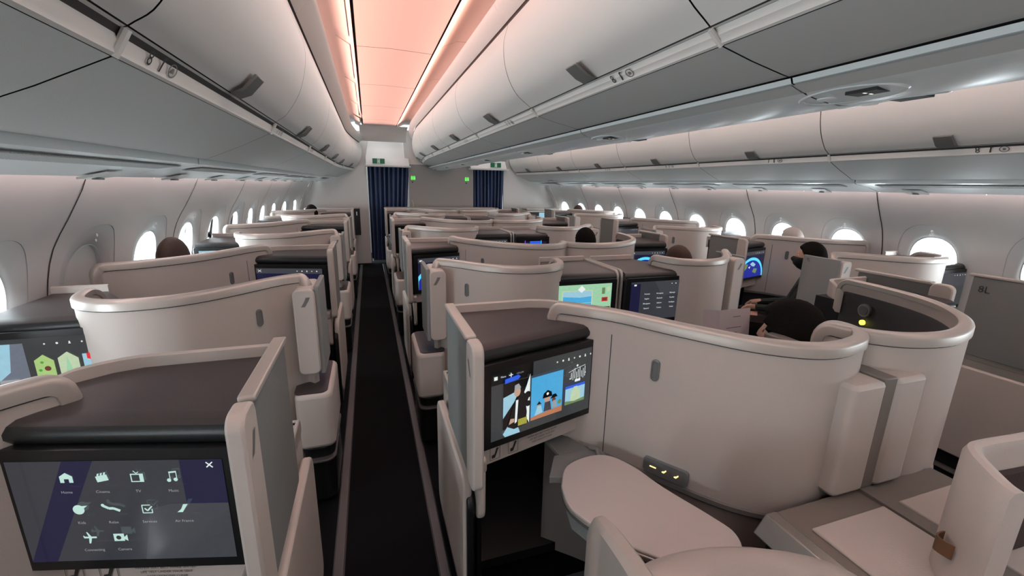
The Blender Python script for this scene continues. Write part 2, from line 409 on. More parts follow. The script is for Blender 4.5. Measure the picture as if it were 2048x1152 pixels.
for k in range(N_B):
    y0 = max(YS, -.30+1.3*(k-1)); y1 = min(YE, -.30+1.3*k)
    nm = 'closed rear' if k == 0 else ORD[k-1]
    for s, side in ((-1, 'left'), (1, 'right')):
        num = 9-k+1 if k > 0 else None; num = {1: 9, 2: 8, 3: 7, 4: 6, 5: 4, 6: 3, 7: 2}.get(k)
        bin_unit(s, y0, y1, 'outboard', 'white overhead bin above the %s-hand windows, %s from the camera' % (side, nm) if k else 'white overhead bin above the %s-hand windows, level with and behind the camera' % side, 'bins above the %s windows' % side, num, k)
        bin_unit(s, y0, y1, 'centre', 'white centre overhead bin facing the %s aisle, %s from the camera' % (side, nm) if k else 'white centre overhead bin facing the %s aisle, level with and behind the camera' % side, 'centre bins along the %s aisle' % side, num, k)
        # service strip under the outboard bins: grille, reading light
        st = thing('service_strip', 'pale service strip with air grille under the %s window bins, %s' % (side, nm+' from the camera' if k else 'beside the camera'), 'service panel', group='service strips under the %s bins' % side)
        m = MB(); extrude_section(m, [(2.075, 1.70), (2.078, 1.642), (2.10, 1.634), (2.24, 1.612), (2.35, 1.585), (2.385, 1.580), (2.395, 1.60), (2.395, 1.66), (2.1, 1.72)], s, y0+.003, y1-.003, mt=M_gloss); m.build('panel', M_gloss, st)
        m = MB(); tp = taper((y0+y1)/2)
        m.prism([(s*(2.105-tp), 1.628), (s*(2.185-tp), 1.616), (s*(2.185-tp), 1.6175), (s*(2.105-tp), 1.631)], 'y', y0+.12, y1-.12, M_mark)
        if y1 < 5:
            for i in range(int((y1-y0-.26)/.012)):
                y = y0+.13+.012*i; m.prism([(s*(2.11-tp), 1.6255), (s*(2.18-tp), 1.615), (s*(2.18-tp), 1.617), (s*(2.11-tp), 1.629)], 'y', y, y+.005, M_bin2)
        m.build('air_grille', M_mark, st, smooth=False)
        for yq in (y0+.42, y0+1.04):
            if yq > y1-.1: continue
            m = MB(); m.prism([(s*(2.27-tp), 1.598), (s*(2.36-tp), 1.576), (s*(2.36-tp), 1.569), (s*(2.30-tp), 1.580)], 'y', yq-.06, yq+.06, M_white)
            m.disc((s*(2.325-tp), yq, 1.5745), .018, (0, 0, -1), .006, 16, M_lens)
            m.build('reading_light', M_white, st)
    # centre fairing between the two rows of centre bins
    cf = thing('ceiling_fairing', 'glossy white fairing under the centre bins, %s' % (nm+' from the camera' if k else 'beside the camera'), 'service panel', group='fairings under the centre bins')
    C = [(p.x, p.y) for p in cr([(-.200, 1.875), (-.13, 1.848), (0, 1.832), (.13, 1.848), (.200, 1.875)], 5)]
    m = MB(); m.grid([[(a, y, z) for a, z in [(-.212, 1.89), (-.206, 1.876)]+C+[(.206, 1.876), (.212, 1.89)]] for y in (y0+.003, y0+.45, y0+.85, y1-.003)], M_gloss); m.build('panel', M_gloss, cf)
    m = MB(); extrude_section(m, [(.206, 1.877), (.16, 1.860), (.157, 1.859), (.157, 1.854), (.206, 1.871)], 1, y0+.003, y1-.003, False); extrude_section(m, [(.206, 1.877), (.16, 1.860), (.157, 1.859), (.157, 1.854), (.206, 1.871)], -1, y0+.003, y1-.003, False); m.build('edge_trim', M_bin2, cf)
    yc = (y0+y1)/2 if k else y1-.4
    yc = y1-.02-.65*1.0 if k == 0 else y0+1.22
    m = MB()
    for sx in (-1, 1):
        pts = [(sx*.035+sx*.05, 0)]
        rows = []
        for q, dz in ((1.0, .001), (.93, -.006), (.84, -.004), (.80, .012)):
            rows.append([(sx*.085+.065*q*math.cos(a*PI/12), yc+.15*q*math.sin(a*PI/12), 1.836+dz+.0+.9*(.085+.065*q*math.cos(a*PI/12)*sx)**2) for a in range(24)])
        m.grid(rows, M_gloss, True)
        m.add([(p[0], p[1], p[2]-.011) for p in rows[-1]], [tuple(range(24))], M_mark)
        m.box(sx*.085-.03, sx*.085+.03, yc-.09, yc-.01, 1.8365, 1.846, M_dark)
        m.disc((sx*.085, yc+.06, 1.842), .026, (0, 0, -1), .004, 16, M_white)
    m.build('lamp_cluster', M_gloss, cf)
    m = MB(); t = lambda a, b: (-.085+a, yc-.05+b, 1.8360)
    for d in (-.012, .012):
        m.add([t(-.006+d, -.003), t(.006+d, -.003), t(.006+d, .003), t(-.006+d, .003)], [(0, 1, 2, 3)], glow('sign_cream', (.9, 1, .75), 1.5))
    m.build('lit_sign', M_white, cf, smooth=False)

# ------------------------------------------------------------------ front bulkhead, curtains, signs
b = MB(); b.box(-.60, .70, 8.84, 8.90, 0, 1.93, M_bulk)
pts = [(-.66, 1.93), (-.70, 2.56), (.70, 2.56), (.72, 1.93)]; b.prism(pts, 'y', 8.84, 8.9, M_ceil)
struct(b.build('wall_front', M_bulk, bevel=.004))
for s, side in ((-1, 'left'), (1, 'right')):
    w = MB(); xs = 1.385 if s < 0 else 1.36
    w.prism([(s*xs, 0), (s*2.72, 0), (s*2.74, 1.0), (s*2.5, 1.6), (s*2.3, 2.5), (s*1.3, 2.5), (s*xs, 2.0)], 'y', 8.86, 8.92, M_wall)
    w.prism([(s*.6, 2.0), (s*1.5, 2.0), (s*1.5, 2.52), (s*.6, 2.52)], 'y', 8.98, 9.02, M_ceil)
    # header box over the doorway with a curved soffit
    hx0, hx1 = (.57, 1.40) if s < 0 else (.60, 1.40)
    w.prism([(s*hx0, 1.865), (s*hx1, 1.865), (s*hx1, 1.895), (s*hx0, 1.895)], 'y', 8.62, 8.98, M_wall)
    rows = []
    for i in range(9):
        t = i/8; rows.append([(s*(hx0+.02+(hx1-hx0-.04)*j/8), 8.70+.02+(.22*math.sin(t*PI/2)), 1.895+.40*t) for j in range(9)])
    w.grid(rows, M_ceil)
    # door-height ceiling end piece, rounded like the photo's pink return
    w.grid([[(s*(.64+.82*j/8), 8.70-.55+.55*t, 2.535-.22*t**2) for j in range(9)] for t in [q/8 for q in range(9)]], M_ceil)
    struct(w.build('wall_front_'+side, M_wall, bevel=.004))
    # curtain
    cx0, cx1 = (-1.375, -.60) if s < 0 else (.68, 1.345)
    rows = []; N = 120; uv = []
    for j in range(15):
        v = j/14; row = []; z = 1.87-v*(1.87-(.05 if s < 0 else .05)); r = []
        for i in range(N+1):
            u = i/N; spread = 1-(.16*v if s < 0 else .04*v)
            x = cx0+(cx1-cx0)*(u*spread+(0 if s < 0 else .02*v)); a = u*2*PI*9
            y = 8.90+.035*math.sin(a)+.012*math.sin(a*2.3+v*3)+.01*math.sin(v*7+u*5)
            r.append((x+.012*math.cos(a*1.0+v), y, z))
        rows.append(r)
    cm = MB(); cm.grid(rows); co = cm.build('curtain', M_curtain)
    me = co.data; ul = me.uv_layers.new(name='UVMap')
    for lp in me.loops:
        x = me.vertices[lp.vertex_index].co; v = (1.87-x.z)/1.82; spread = 1-(.16*v if s < 0 else .04*v)
        ul.data[lp.index].uv = ((x.x-cx0)/((cx1-cx0)*spread), v)
    tag(co, 'navy striped curtain closing the %s aisle, %s' % (side, 'wider one, reaching the carpet' if s < 0 else 'narrower one'), 'curtain', 'galley curtains')
    # exit sign over the doorway
    ex = -1.155 if s < 0 else 1.13
    es = thing('exit_sign', 'green emergency exit sign with white running figure over the %s aisle curtain' % side, 'sign', (ex, 8.66, 1.965), group='exit signs')
    m = MB(); m.box(-.11, .11, 0, .03, -.046, .046); m.build('sign_case', M_signg, es, bevel=.004)
    m = MB()
    m.add([(-.022, -.002, -.04), (.022, -.002, -.04), (.022, -.002, .04), (-.022, -.002, .04)], [(0, 1, 2, 3)], M_signw)
    m.add([(-.017, -.003, -.036), (.017, -.003, -.036), (.017, -.003, .036), (-.017, -.003, .036)], [(0, 1, 2, 3)], M_signg)
    m.tube([(-.012, -.004, -.028), (-.002, -.004, -.008), (.002, -.004, .012)], .003, 6, M_signw); m.tube([(.012, -.004, -.028), (.004, -.004, -.014), (-.002, -.004, -.006)], .003, 6, M_signw)
    m.tube([(-.012, -.004, .004), (0, -.004, .012), (.012, -.004, .0)], .003, 6, M_signw); m.disc((.004, -.003, .022), .005, (0, -1, 0), .003, 10, M_signw)
    m.build('running_figure', M_signw, es, smooth=False)
    # lavatory sign and arrow on the grey bulkhead
    lx = -.515 if s < 0 else .565
    ls = thing('lavatory_sign', 'glowing green lavatory sign with three figures beside the %s curtain' % side, 'sign', (lx, 8.835, 1.675), group='lavatory signs')
    m = MB()
    for d in (-.03, 0, .03):
        m.add([(d-.008, 0, -.035), (d+.008, 0, -.035), (d+.011, 0, .015), (d-.011, 0, .015)], [(0, 1, 2, 3)], M_lav); m.disc((d, 0, .028), .009, (0, -1, 0), .002, 10, M_lav)
    m.build('figures', M_lav, ls, smooth=False)
    m = MB(); m.add([(-.035-.02*0, 0, -.07), (.005, 0, -.07), (-.015, 0, -.10)], [(0, 1, 2)]); m.build('arrow', M_ink, ls, smooth=False)
bd = MB(); bd.box(-2.8, 2.8, YS-.75, YS-.7, 0, 2.6, M_wall); struct(bd.build('wall_back', M_wall))
bd = MB(); bd.box(-1.5, 1.5, 10.2, 10.25, 0, 2.6, M_bulk); struct(bd.build('wall_galley', M_bulk))
m = MB(); m.tube([(-.545+.0*math.cos(0), 8.80, 1.05)]+[(-.56+.03*math.sin(t*PI/8), 8.80, 1.05+.20*t/8) for t in range(9)], .008); tag(m.build('grab_handle', M_alu), 'small curved metal grab handle at the edge of the grey bulkhead', 'handle')
for nm_, x in (('light_rod', -1.352),):
    m = MB(); m.box(x-.012, x+.012, 8.70, 8.72, .06, .12); tag(m.build('floor_marker', M_white, bevel=.003), 'small white marker at the foot of the navy curtain', 'marker')
# ------------------------------------------------------------------ screens
G = {'white': glow('px_white', (.85, .95, .92), 1.0), 'grey': glow('px_grey', (.30, .31, .33), .8), 'dim': glow('px_dim', (.040, .042, .052), 1.0),
     'navy': glow('px_navy', (.012, .012, .045), 1.0), 'slate': glow('px_slate', (.055, .057, .068), 1.0), 'charc': glow('px_charcoal', (.045, .048, .05), 1.0),
     'blue': glow('px_blue', (.03, .12, .80), 1.0), 'sky': glow('px_sky', (.08, .42, .75), 1.0), 'paleblue': glow('px_paleblue', (.35, .62, .75), 1.0),
     'red': glow('px_red', (.85, .03, .04), 1.0), 'green': glow('px_green', (.42, .62, .22), 1.0), 'mint': glow('px_mint', (.36, .66, .42), 1.0),
     'sand': glow('px_sand', (.50, .20, .10), 1.0), 'skin': glow('px_skin', (.55, .35, .25), 1.0), 'black': glow('px_black', (.004, .004, .005), .5),
     'cyan': glow('px_cyan', (.10, .62, .85), 1.3), 'ocean': glow('px_ocean', (.01, .02, .28), 1.2), 'land': glow('px_land', (.16, .26, .10), 1.0),
     'yellow': glow('px_yellow', (.75, .70, .05), 1.0), 'brown': glow('px_brown', (.16, .05, .03), 1.0), 'leaf': glow('px_leaf', (.08, .40, .05), 1.0),
     'icon': glow('px_icon', (.55, .80, .72), 1.0), 'palegreen': glow('px_palegreen', (.55, .68, .45), 1.0), 'text': glow('px_text', (.35, .36, .38), 1.0), 'violet': glow('px_violet', (.35, .05, .75), 1.0),
     'gold': glow('px_gold', (.38, .36, .05), 1.0), 'smoke': glow('px_smoke', (.16, .18, .23), 1.0)}
DW, DH = .415, .240          # lit area of a monitor
class Pix:
    def __init__(s): s.mb = MB(); s.k = 0
    def P(s, x, y): return ((x-.5)*DW, -.0135-.00025*s.k, (y-.5)*DH)
    def poly(s, pts, c): s.k += 1; s.mb.add([s.P(*p) for p in pts], [tuple(range(len(pts)))], G[c]); return s
    def rect(s, x0, y0, x1, y1, c): return s.poly([(x0, y0), (x1, y0), (x1, y1), (x0, y1)], c)
    def ell(s, cx, cy, r, c, n=24, asp=None, a0=0, a1=360):
        asp = asp or 1; q = DW/DH
        return s.poly([(cx+r*math.cos(math.radians(a0+(a1-a0)*i/n)), cy+r*q*asp*math.sin(math.radians(a0+(a1-a0)*i/n))) for i in range(n)], c)
    def line(s, pts, w, c):
        q = DW/DH
        for (x0, y0), (x1, y1) in zip(pts, pts[1:]):
            dx, dy = x1-x0, (y1-y0)/q; L = math.hypot(dx, dy) or 1; nx, ny = -dy/L*w/2, dx/L*w/2*q
            s.poly([(x0+nx, y0+ny), (x1+nx, y1+ny), (x1-nx, y1-ny), (x0-nx, y0-ny)], c)
        return s
    def text(s, t, x, y, h, c):
        s.k += 1; k = s.k
        text_into(s.mb, t, h*DH, lambda a, b: ((x-.5)*DW+a, -.0135-.00025*k, (y-.5)*DH+b), G[c]); return s
def top_icons(p, n=6, x0=.62, dx=.065, y=.92):
    for i in range(n):
        x = x0+dx*i
        if i % 3 == 0: p.poly([(x+.010*math.cos(a*PI/5+PI/2)*(1 if a % 2 == 0 else .45), y+.018*math.sin(a*PI/5+PI/2)*(1 if a % 2 == 0 else .45)) for a in range(10)], 'white')
        elif i % 3 == 1: p.ell(x, y, .009, 'white', 12)
        else: p.ell(x, y+.010, .006, 'white', 10); p.poly([(x-.009, y-.02), (x+.009, y-.02), (x+.005, y), (x-.005, y)], 'white')
def scr_menu(p):
    p.rect(0, 0, 1, 1, 'dim'); p.rect(.80, .57, 1, 1, 'navy')
    p.poly([(.55, 0), (1, 0), (1, .57), (.72, .57), (.62, .52)], 'slate')
    p.poly([(0.0, 0), (.12, 0), (.40, 1), (.26, 1)], 'navy')
    p.line([(.925, .925), (.955, .975)], .006, 'white'); p.line([(.925, .975), (.955, .925)], .006, 'white')
    X = [.265, .43, .595, .76]
    p.poly([(.235, .80), (.235, .86), (.265, .895), (.295, .86), (.295, .80), (.276, .80), (.276, .835), (.254, .835), (.254, .80)], 'icon')
    x = X[1]; p.poly([(x-.024, .80), (x+.03, .82), (x+.024, .875), (x-.03, .855)], 'icon')
    for d in (-.022, -.006, .010): p.poly([(x+d, .868+d*.4), (x+d+.009, .871+d*.4), (x+d+.013, .895+d*.4), (x+d+.004, .892+d*.4)], 'icon')
    x = X[2]; p.rect(x-.03, .80, x+.03, .88, 'icon'); p.rect(x-.024, .81, x+.012, .87, 'dim'); p.line([(x-.012, .91), (x, .885), (x+.012, .90)], .004, 'icon')
    x = X[3]; p.ell(x-.016, .815, .010, 'icon'); p.ell(x+.016, .822, .010, 'icon'); p.line([(x-.009, .815), (x-.009, .90)], .004, 'icon'); p.line([(x+.023, .822), (x+.023, .905)], .004, 'icon'); p.line([(x-.011, .893), (x+.025, .90)], .009, 'icon')
    x = X[0]+.03; p.ell(x, .545, .027, 'icon'); p.poly([(x, .58), (x+.045, .585), (x+.02, .55)], 'icon')
    x = X[1]+.02; p.line([(x-.04, .585), (x-.012, .555), (x+.012, .555), (x+.04, .53)], .014, 'icon'); p.ell(x-.036, .59, .008, 'icon')
    x = X[2]+.025; p.line([(x-.022, .505), (x+.022, .505), (x+.022, .545)], .005, 'icon'); p.line([(x-.022, .505), (x-.022, .585), (x+.018, .585)], .005, 'icon'); p.line([(x-.010, .555), (x+.002, .53), (x+.026, .575)], .007, 'icon')
    x = X[3]+.03; p.poly([(x-.028, .51), (x-.002, .51), (x+.028, .59), (x+.006, .59), (x-.008, .54)], 'icon')
    x = X[0]+.06; p.line([(x-.03, .275), (x+.03, .275)], .010, 'icon'); p.poly([(x-.006, .28), (x+.008, .28), (x-.008, .33), (x-.014, .33)], 'icon'); p.poly([(x-.006, .27), (x+.008, .27), (x-.002, .215), (x-.010, .215)], 'icon'); p.poly([(x-.03, .28), (x-.018, .28), (x-.03, .30)], 'icon')
    x = X[1]+.04; p.rect(x-.032, .235, x+.018, .31, 'icon'); p.poly([(x+.018, .275), (x+.034, .30), (x+.034, .235), (x+.018, .255)], 'icon'); p.ell(x-.008, .272, .012, 'dim')
    for t, x, y in (('Home', X[0]+.01, .735), ('Cinema', X[1]+.01, .735), ('TV', X[2]+.01, .735), ('Music', X[3]+.01, .735), ('Kids', X[0]+.045, .435), ('Relax', X[1]+.03, .435), ('Services', X[2]+.035, .435), ('Air France', X[3]+.035, .435), ('Connecting', X[0]+.075, .16), ('Camera', X[1]+.055, .16)):
        p.text(t, x, y, .036, 'text')
def scr_posters(p):
    p.rect(0, 0, 1, 1, 'charc'); p.rect(0, .80, .38, 1, 'black'); top_icons(p, 7, .62, .06, .90)
    p.rect(.02, .875, .05, .925, 'white'); p.text('Menu', .10, .90, .035, 'white'); p.line([(.15, .90), (.185, .90)], .007, 'white'); p.line([(.168, .93), (.168, .87)], .007, 'white'); p.text('CDG-JFK', .25, .90, .03, 'text')
    p.rect(.10, .13, .345, .80, 'black')
    p.poly([(.10, .30), (.10, .60), (.25, .66), (.20, .50)], 'paleblue'); p.poly([(.12, .02), (.10, .07), (.20, .30), (.26, .02)], 'paleblue')
    p.poly([(.345, .12), (.345, .85), (.315, .70), (.29, .60), (.335, .5), (.29, .30)], 'white'); p.ell(.325, .55, .03, 'black'); p.ell(.33, .42, .025, 'black')
    p.poly([(.14, .16), (.18, .40), (.21, .53), (.25, .56), (.30, .50), (.32, .30), (.31, .12), (.20, .10)], 'black'); p.ell(.225, .64, .030, 'skin', 20, 1.35); p.poly([(.197, .66), (.20, .74), (.235, .755), (.256, .70), (.25, .66), (.235, .69)], 'text')
    p.poly([(.213, .52), (.235, .52), (.225, .20), (.205, .18)], 'white'); p.poly([(.15, .19), (.20, .21), (.20, .26), (.165, .27)], 'skin')
    p.poly([(.11, .80), (.23, .82), (.25, .855), (.23, .885), (.11, .865)], 'blue'); p.rect(.235, .13, .32, .23, 'gold')
    p.rect(.355, .14, .675, .78, 'sky'); p.poly([(.355, .14), (.675, .14), (.675, .23), (.50, .21), (.355, .19)], 'sand')
    for x, y, r, c in ((.43, .33, .022, 'text'), (.585, .36, .020, 'brown'), (.645, .30, .02, 'land'), (.515, .40, .030, 'skin')): p.ell(x, y, r, c)
    p.poly([(.39, .20), (.47, .22), (.455, .33), (.42, .34)], 'paleblue'); p.poly([(.48, .22), (.56, .22), (.545, .36), (.49, .36)], 'slate'); p.poly([(.565, .24), (.62, .24), (.60, .35), (.575, .35)], 'text')
    p.poly([(.465, .43), (.565, .43), (.555, .50), (.515, .54), (.475, .50)], 'black'); p.poly([(.545, .39), (.62, .40), (.60, .45), (.57, .45)], 'black'); p.ell(.515, .485, .012, 'white'); p.poly([(.405, .36), (.455, .36), (.43, .41)], 'black')
    p.rect(.70, .21, .915, .50, 'blue'); p.rect(.70, .21, .915, .46, 'paleblue'); p.poly([(.76, .24), (.765, .42), (.785, .42), (.79, .47), (.83, .47), (.835, .42), (.86, .42), (.865, .24)], 'palegreen'); p.poly([(.70, .21), (.915, .21), (.915, .26), (.80, .24), (.70, .27)], 'land')
    for i in range(9): p.line([(.755+.018*i, .60-.02*(i % 2)), (.755+.018*i, .70+.03*(i % 3))], .006, 'white')
    p.line([(.72, .72), (.78, .75), (.90, .78)], .004, 'white'); p.rect(.79, .55, .85, .59, 'white'); p.ell(.81, .80, .010, 'white'); p.ell(.735, .62, .006, 'white'); p.ell(.90, .66, .006, 'white')
def scr_grid(p):
    p.rect(0, 0, 1, 1, 'charc'); p.rect(0, .0, .28, .93, 'smoke'); p.poly([(0, 0), (.0, .93), (.20, .93), (.16, .5), (0, .25)], 'paleblue'); top_icons(p, 7, .42, .085, .90)
    def hexp(x, y, w, h, c): p.poly([(x, y), (x, y+h*.75), (x+w*.5, y+h), (x+w, y+h*.7), (x+w, y), (x+w*.2, y-.02)], c)
    hexp(.33, .40, .13, .34, 'green'); p.ell(.41, .52, .022, 'brown'); p.ell(.38, .62, .012, 'leaf'); p.ell(.36, .50, .012, 'leaf')
    hexp(.49, .40, .14, .36, 'palegreen'); p.poly([(.53, .45), (.555, .70), (.58, .45)], 'mint')
    def rb(x, y):
        p.rect(x, y, x+.14, y+.30, 'paleblue'); p.poly([(x+.03, y+.30), (x+.03, y+.22), (x+.09, y+.18), (x+.10, y), (x+.14, y), (x+.14, y+.20), (x+.08, y+.32)], 'red'); p.rect(x+.01, y+.03, x+.10, y+.05, 'white')
    rb(.66, .41); rb(.50, .03); rb(.34, .03); rb(.18, .03)
    p.rect(.82, .38, .95, .74, 'gold'); p.poly([(.82, .60), (.82, .74), (.89, .74), (.86, .62)], 'sky'); p.ell(.86, .56, .022, 'brown'); p.rect(.83, .43, .95, .47, 'white')
    p.poly([(.70, .0), (.66, .2), (.70, .37), (.86, .36), (.94, .22), (.90, .05)], 'navy'); p.rect(.09, .35, .22, .40, 'text'); p.rect(.0, .0, .10, .16, 'blue')
def scr_room(p):
    p.rect(0, 0, 1, 1, 'mint'); p.rect(0, 0, 1, .30, 'brown'); p.rect(0, .30, .08, 1, 'palegreen'); p.rect(.22, .22, .70, .86, 'palegreen'); p.rect(.24, .26, .68, .84, 'sky'); p.poly([(.24, .84), (.68, .84), (.68, .70), (.5, .68), (.24, .72)], 'paleblue')
    p.rect(.30, .34, .44, .50, 'smoke'); p.rect(.50, .34, .64, .50, 'smoke'); p.line([(.24, .54), (.68, .54)], .008, 'mint')
    p.poly([(.46, .88), (.52, .98), (.58, .88), (.52, .80)], 'white'); p.ell(.52, .44, .055, 'yellow'); p.rect(.84, .74, .89, .90, 'land'); p.ell(.945, .86, .025, 'palegreen', 16, 1.5); p.rect(.84, .55, .94, .66, 'red'); p.rect(.855, .57, .925, .64, 'brown')
    for a in range(9): p.poly([(.06, .22), (.08, .22), (.07+.06*math.cos(a*.4), .30+.14*math.sin(a*.4+.3))], 'leaf')
    p.ell(.75, .34, .05, 'brown'); p.rect(.72, .20, .98, .42, 'brown')
def scr_lang(p):
    p.rect(0, 0, 1, 1, 'dim'); p.rect(0, .0, .16, .95, 'navy'); p.poly([(.55, .6), (1, .72), (1, 1), (.4, 1)], 'slate'); p.rect(.05, .90, .09, .94, 'white'); top_icons(p, 5, .70, .07, .92)
    W = ['Français', 'Português', '日本語', 'English', 'Deutsch', 'Русский', '中文', 'Italiano', 'العربية', 'Español', 'Türkçe', 'Polski']
    W = ['Francais', 'Portugues', 'Nihongo', 'English', 'Deutsch', 'Russkiy', 'Zhongwen', 'Italiano', 'Arabiyya', 'Espanol', 'Turkce', 'Polski']
    for i, t in enumerate(W): p.text(t, .28+.22*(i % 3), .68-.125*(i//3), .05, 'white')
def scr_globe(p, cx=.42, big=1):
    p.rect(0, 0, 1, 1, 'navy'); p.rect(0, .86, 1, 1, 'slate'); p.rect(.03, .90, .08, .95, 'white'); top_icons(p, 5, .62, .075, .925)
    p.poly([(0, 0)]+[(cx+.50*math.cos(math.radians(a)), .05+.72*math.sin(math.radians(a))) for a in range(180, -1, -8) if -.01 <= cx+.50*math.cos(math.radians(a)) <= 1]+[(min(1, cx+.5), 0)], 'cyan')
    p.poly([(0, 0)]+[(cx+.455*math.cos(math.radians(a)), .02+.64*math.sin(math.radians(a))) for a in range(180, -1, -8) if 0 <= cx+.455*math.cos(math.radians(a)) <= 1]+[(min(1, cx+.455), 0)], 'ocean')
    p.poly([(.08, .2), (.10, .42), (.22, .54), (.34, .52), (.30, .36), (.18, .24)], 'land'); p.poly([(.42, .52), (.52, .60), (.66, .48), (.60, .40), (.5, .44)], 'paleblue'); p.poly([(.55, .2), (.60, .34), (.75, .30), (.70, .12)], 'land'); p.poly([(.36, .40), (.44, .44), (.42, .34)], 'white')
def scr_off(p): p.rect(0, 0, 1, 1, 'charc'); p.rect(0, .6, 1, 1, 'slate'); top_icons(p, 5, .66, .07, .93)
def scr_blue(p): p.rect(0, 0, 1, 1, 'navy'); p.rect(0, .86, 1, 1, 'slate'); p.poly([(.45, 0), (.95, 0), (.92, .55), (.5, .50)], 'ocean'); p.line([(.03, .90), (.08, .96)], .006, 'white'); p.line([(.03, .96), (.08, .90)], .006, 'white'); top_icons(p, 5, .62, .075, .93)
def scr_wave(p): p.rect(0, 0, 1, 1, 'black'); p.rect(.12, .55, .75, .90, 'navy'); p.rect(.30, .50, .62, .92, 'blue'); p.rect(.16, .3, .18, .95, 'violet'); p.rect(.60, .3, .61, .95, 'cyan')
def scr_white(p): p.rect(0, 0, 1, 1, 'paleblue'); p.rect(.05, .1, .95, .95, 'white')

# ------------------------------------------------------------------ seat suites
CURVE_A = [(.03, .30), (.08, .33), (.18, .27), (.34, .10), (.47, .01), (.62, -.01), (.74, .05), (.785, .16), (.78, .25)]
CURVE_B = [(.375, .62), (.43, .46), (.52, .32), (.64, .17), (.78, .05), (.92, -.01), (1.05, .0), (1.125, .08), (1.14, .18)]
CURVE_B0 = [(.375, .60), (.54, .44), (.67, .24), (.79, .08), (.92, .0), (1.06, .01), (1.14, .05), (1.165, .105), (1.14, .16)]
CURVE_BW = [(.40, .60), (.50, .50), (.60, .33), (.72, .17), (.86, .06), (1.0, .0), (1.04, -.03)]
CURVE_B0R = [(.37, .64), (.395, .44), (.46, .25), (.56, .12), (.70, .02), (.88, -.03), (1.03, -.01), (1.12, .06), (1.155, .16)]
def logo(par, mb_T, mt=None):
    m = MB(); T = mb_T; m.add([T(-.020, -.022), T(-.004, -.022), T(.012, .004), T(.020, .022), T(.003, .022), T(-.006, .002)], [(0, 1, 2, 3, 4, 5)]); m.build('emblem', M_mark, par, smooth=False)
def suite(colm, typ, y0, label, screen, front=0, seat=True, door_dy=0, curve=None, group=None, detail=2, head=False):
    ax, sg, wid = {'L': (-1.62, -1, 1.06), 'CL': (-1.12, 1, 1.15), 'CR': (1.18, -1, 1.15), 'R': (1.70, 1, 1.0)}[colm]
    root = thing('seat_suite', label, 'airline seat', (ax, y0, 0), group=group)
    ZT, ZB = (1.148 if typ == 'A' else 1.160), .62
    if typ == 'A': cv = curve or ([(.075, .30), (.115, .33), (.19, .27)]+CURVE_A[3:] if len(colm) == 2 else CURVE_A)
    else: cv = curve or CURVE_B
    if len(colm) == 1 and typ == 'B' and not curve: cv = CURVE_BW
    P = cr([(sg*u, v, 0) for u, v in cv], 6)
    # arc length + outward normals (away from the sitter = towards the rear)
    AL = [0]
    for a, b in zip(P, P[1:]): AL.append(AL[-1]+(b-a).length)
    TT = []
    for i in range(len(P)):
        t = (P[min(i+1, len(P)-1)]-P[max(i-1, 0)]).normalized(); TT.append(t)
    def nrm(i): n_ = Vector((-TT[i].y, TT[i].x, 0)); return n_ if sg < 0 else -n_
    # ensure outward: at the middle point the normal must point to -y
    flip = -1 if nrm(len(P)//2).y > 0 else 1
    NR = [nrm(i)*flip for i in range(len(P))]
    th = .028; L = AL[-1]; rc = .065 if typ == 'A' else .048
    def topz(a):
        d = min(a, L-a); return ZT-(rc-math.sqrt(max(0, rc*rc-(rc-d)**2)) if d < rc else 0)
    w = MB(); nz = 4
    extra = []
    P2, A2, N2 = [], [], []
    for i in range(len(P)-1):      # densify the ends so that the rounded corners are smooth
        k = 5 if (AL[i] < .13 or AL[i+1] > L-.13) else 1
        for q in range(k):
            t = q/k; P2.append(P[i].lerp(P[i+1], t)); A2.append(AL[i]+(AL[i+1]-AL[i])*t); N2.append(NR[i].lerp(NR[i+1], t).normalized())
    P2.append(P[-1]); A2.append(L); N2.append(NR[-1])
    rows = []
    for p, a, n_ in zip(P2, A2, N2):
        zt = topz(a); z0 = ZB if typ == 'B' else .12
        rows.append([(p.x+n_.x*o, p.y+n_.y*o, z) for o, z in ((th, z0), (th, z0+.02), (th, (z0+zt)/2), (th, zt-.01), (0, zt-.01), (0, (z0+zt)/2), (0, z0))])
    w.grid(rows, None, True, True); shell = w.build('shell', M_shell, root)
    # dark inner lining
    w = MB(); rows = []
    for p, a, n_ in zip(P2, A2, N2):
        if .03 < a < L-.03: rows.append([(p.x-n_.x*o, p.y-n_.y*o, z) for o, z in ((.002, .5), (.008, .5), (.008, topz(a)-.06), (.002, topz(a)-.05))])
    w.grid(rows, None, True, True); w.build('inner_lining', M_liner, root)
    # rounded rail over the edge
    w = MB(); rows = []; path = []
    for p, a, n_ in zip(P2, A2, N2): path.append((p, a, n_, topz(a)))
    prof = [(-.006, -.012), (-.006, .006), (-.001, .011), (.010, .0125), (.022, .011), (.031, .006), (.034, -.001), (.034, -.026), (.030, -.028)]
    pts3 = [Vector((p.x, p.y, z)) for p, a, n_, z in path]
    pts3 = [pts3[0]-Vector((0, 0, .05))]+pts3+[pts3[-1]-Vector((0, 0, .05))]
    nn = [path[0][2]]+[q[2] for q in path]+[path[-1][2]]
    for i, p in enumerate(pts3):
        t = (pts3[min(i+1, len(pts3)-1)]-pts3[max(i-1, 0)]).normalized(); n_ = nn[i]; n_ = (n_-t*n_.dot(t)).normalized()
        up = n_.cross(t); 
        if i in (0, 1): ref = (Vector((TT[0].x, TT[0].y, 0))*-1)
        elif i >= len(pts3)-2: ref = Vector((TT[-1].x, TT[-1].y, 0))
        else: ref = Vector((0, 0, 1))+(Vector((TT[0].x, TT[0].y, 0))*-1 if i < len(pts3)/2 else Vector((TT[-1].x, TT[-1].y, 0)))*.3
        if up.dot(ref) < 0: up = -up
        rows.append([p+n_*a+up*b for a, b in prof])
    w.grid(rows, M_rail, True, True)
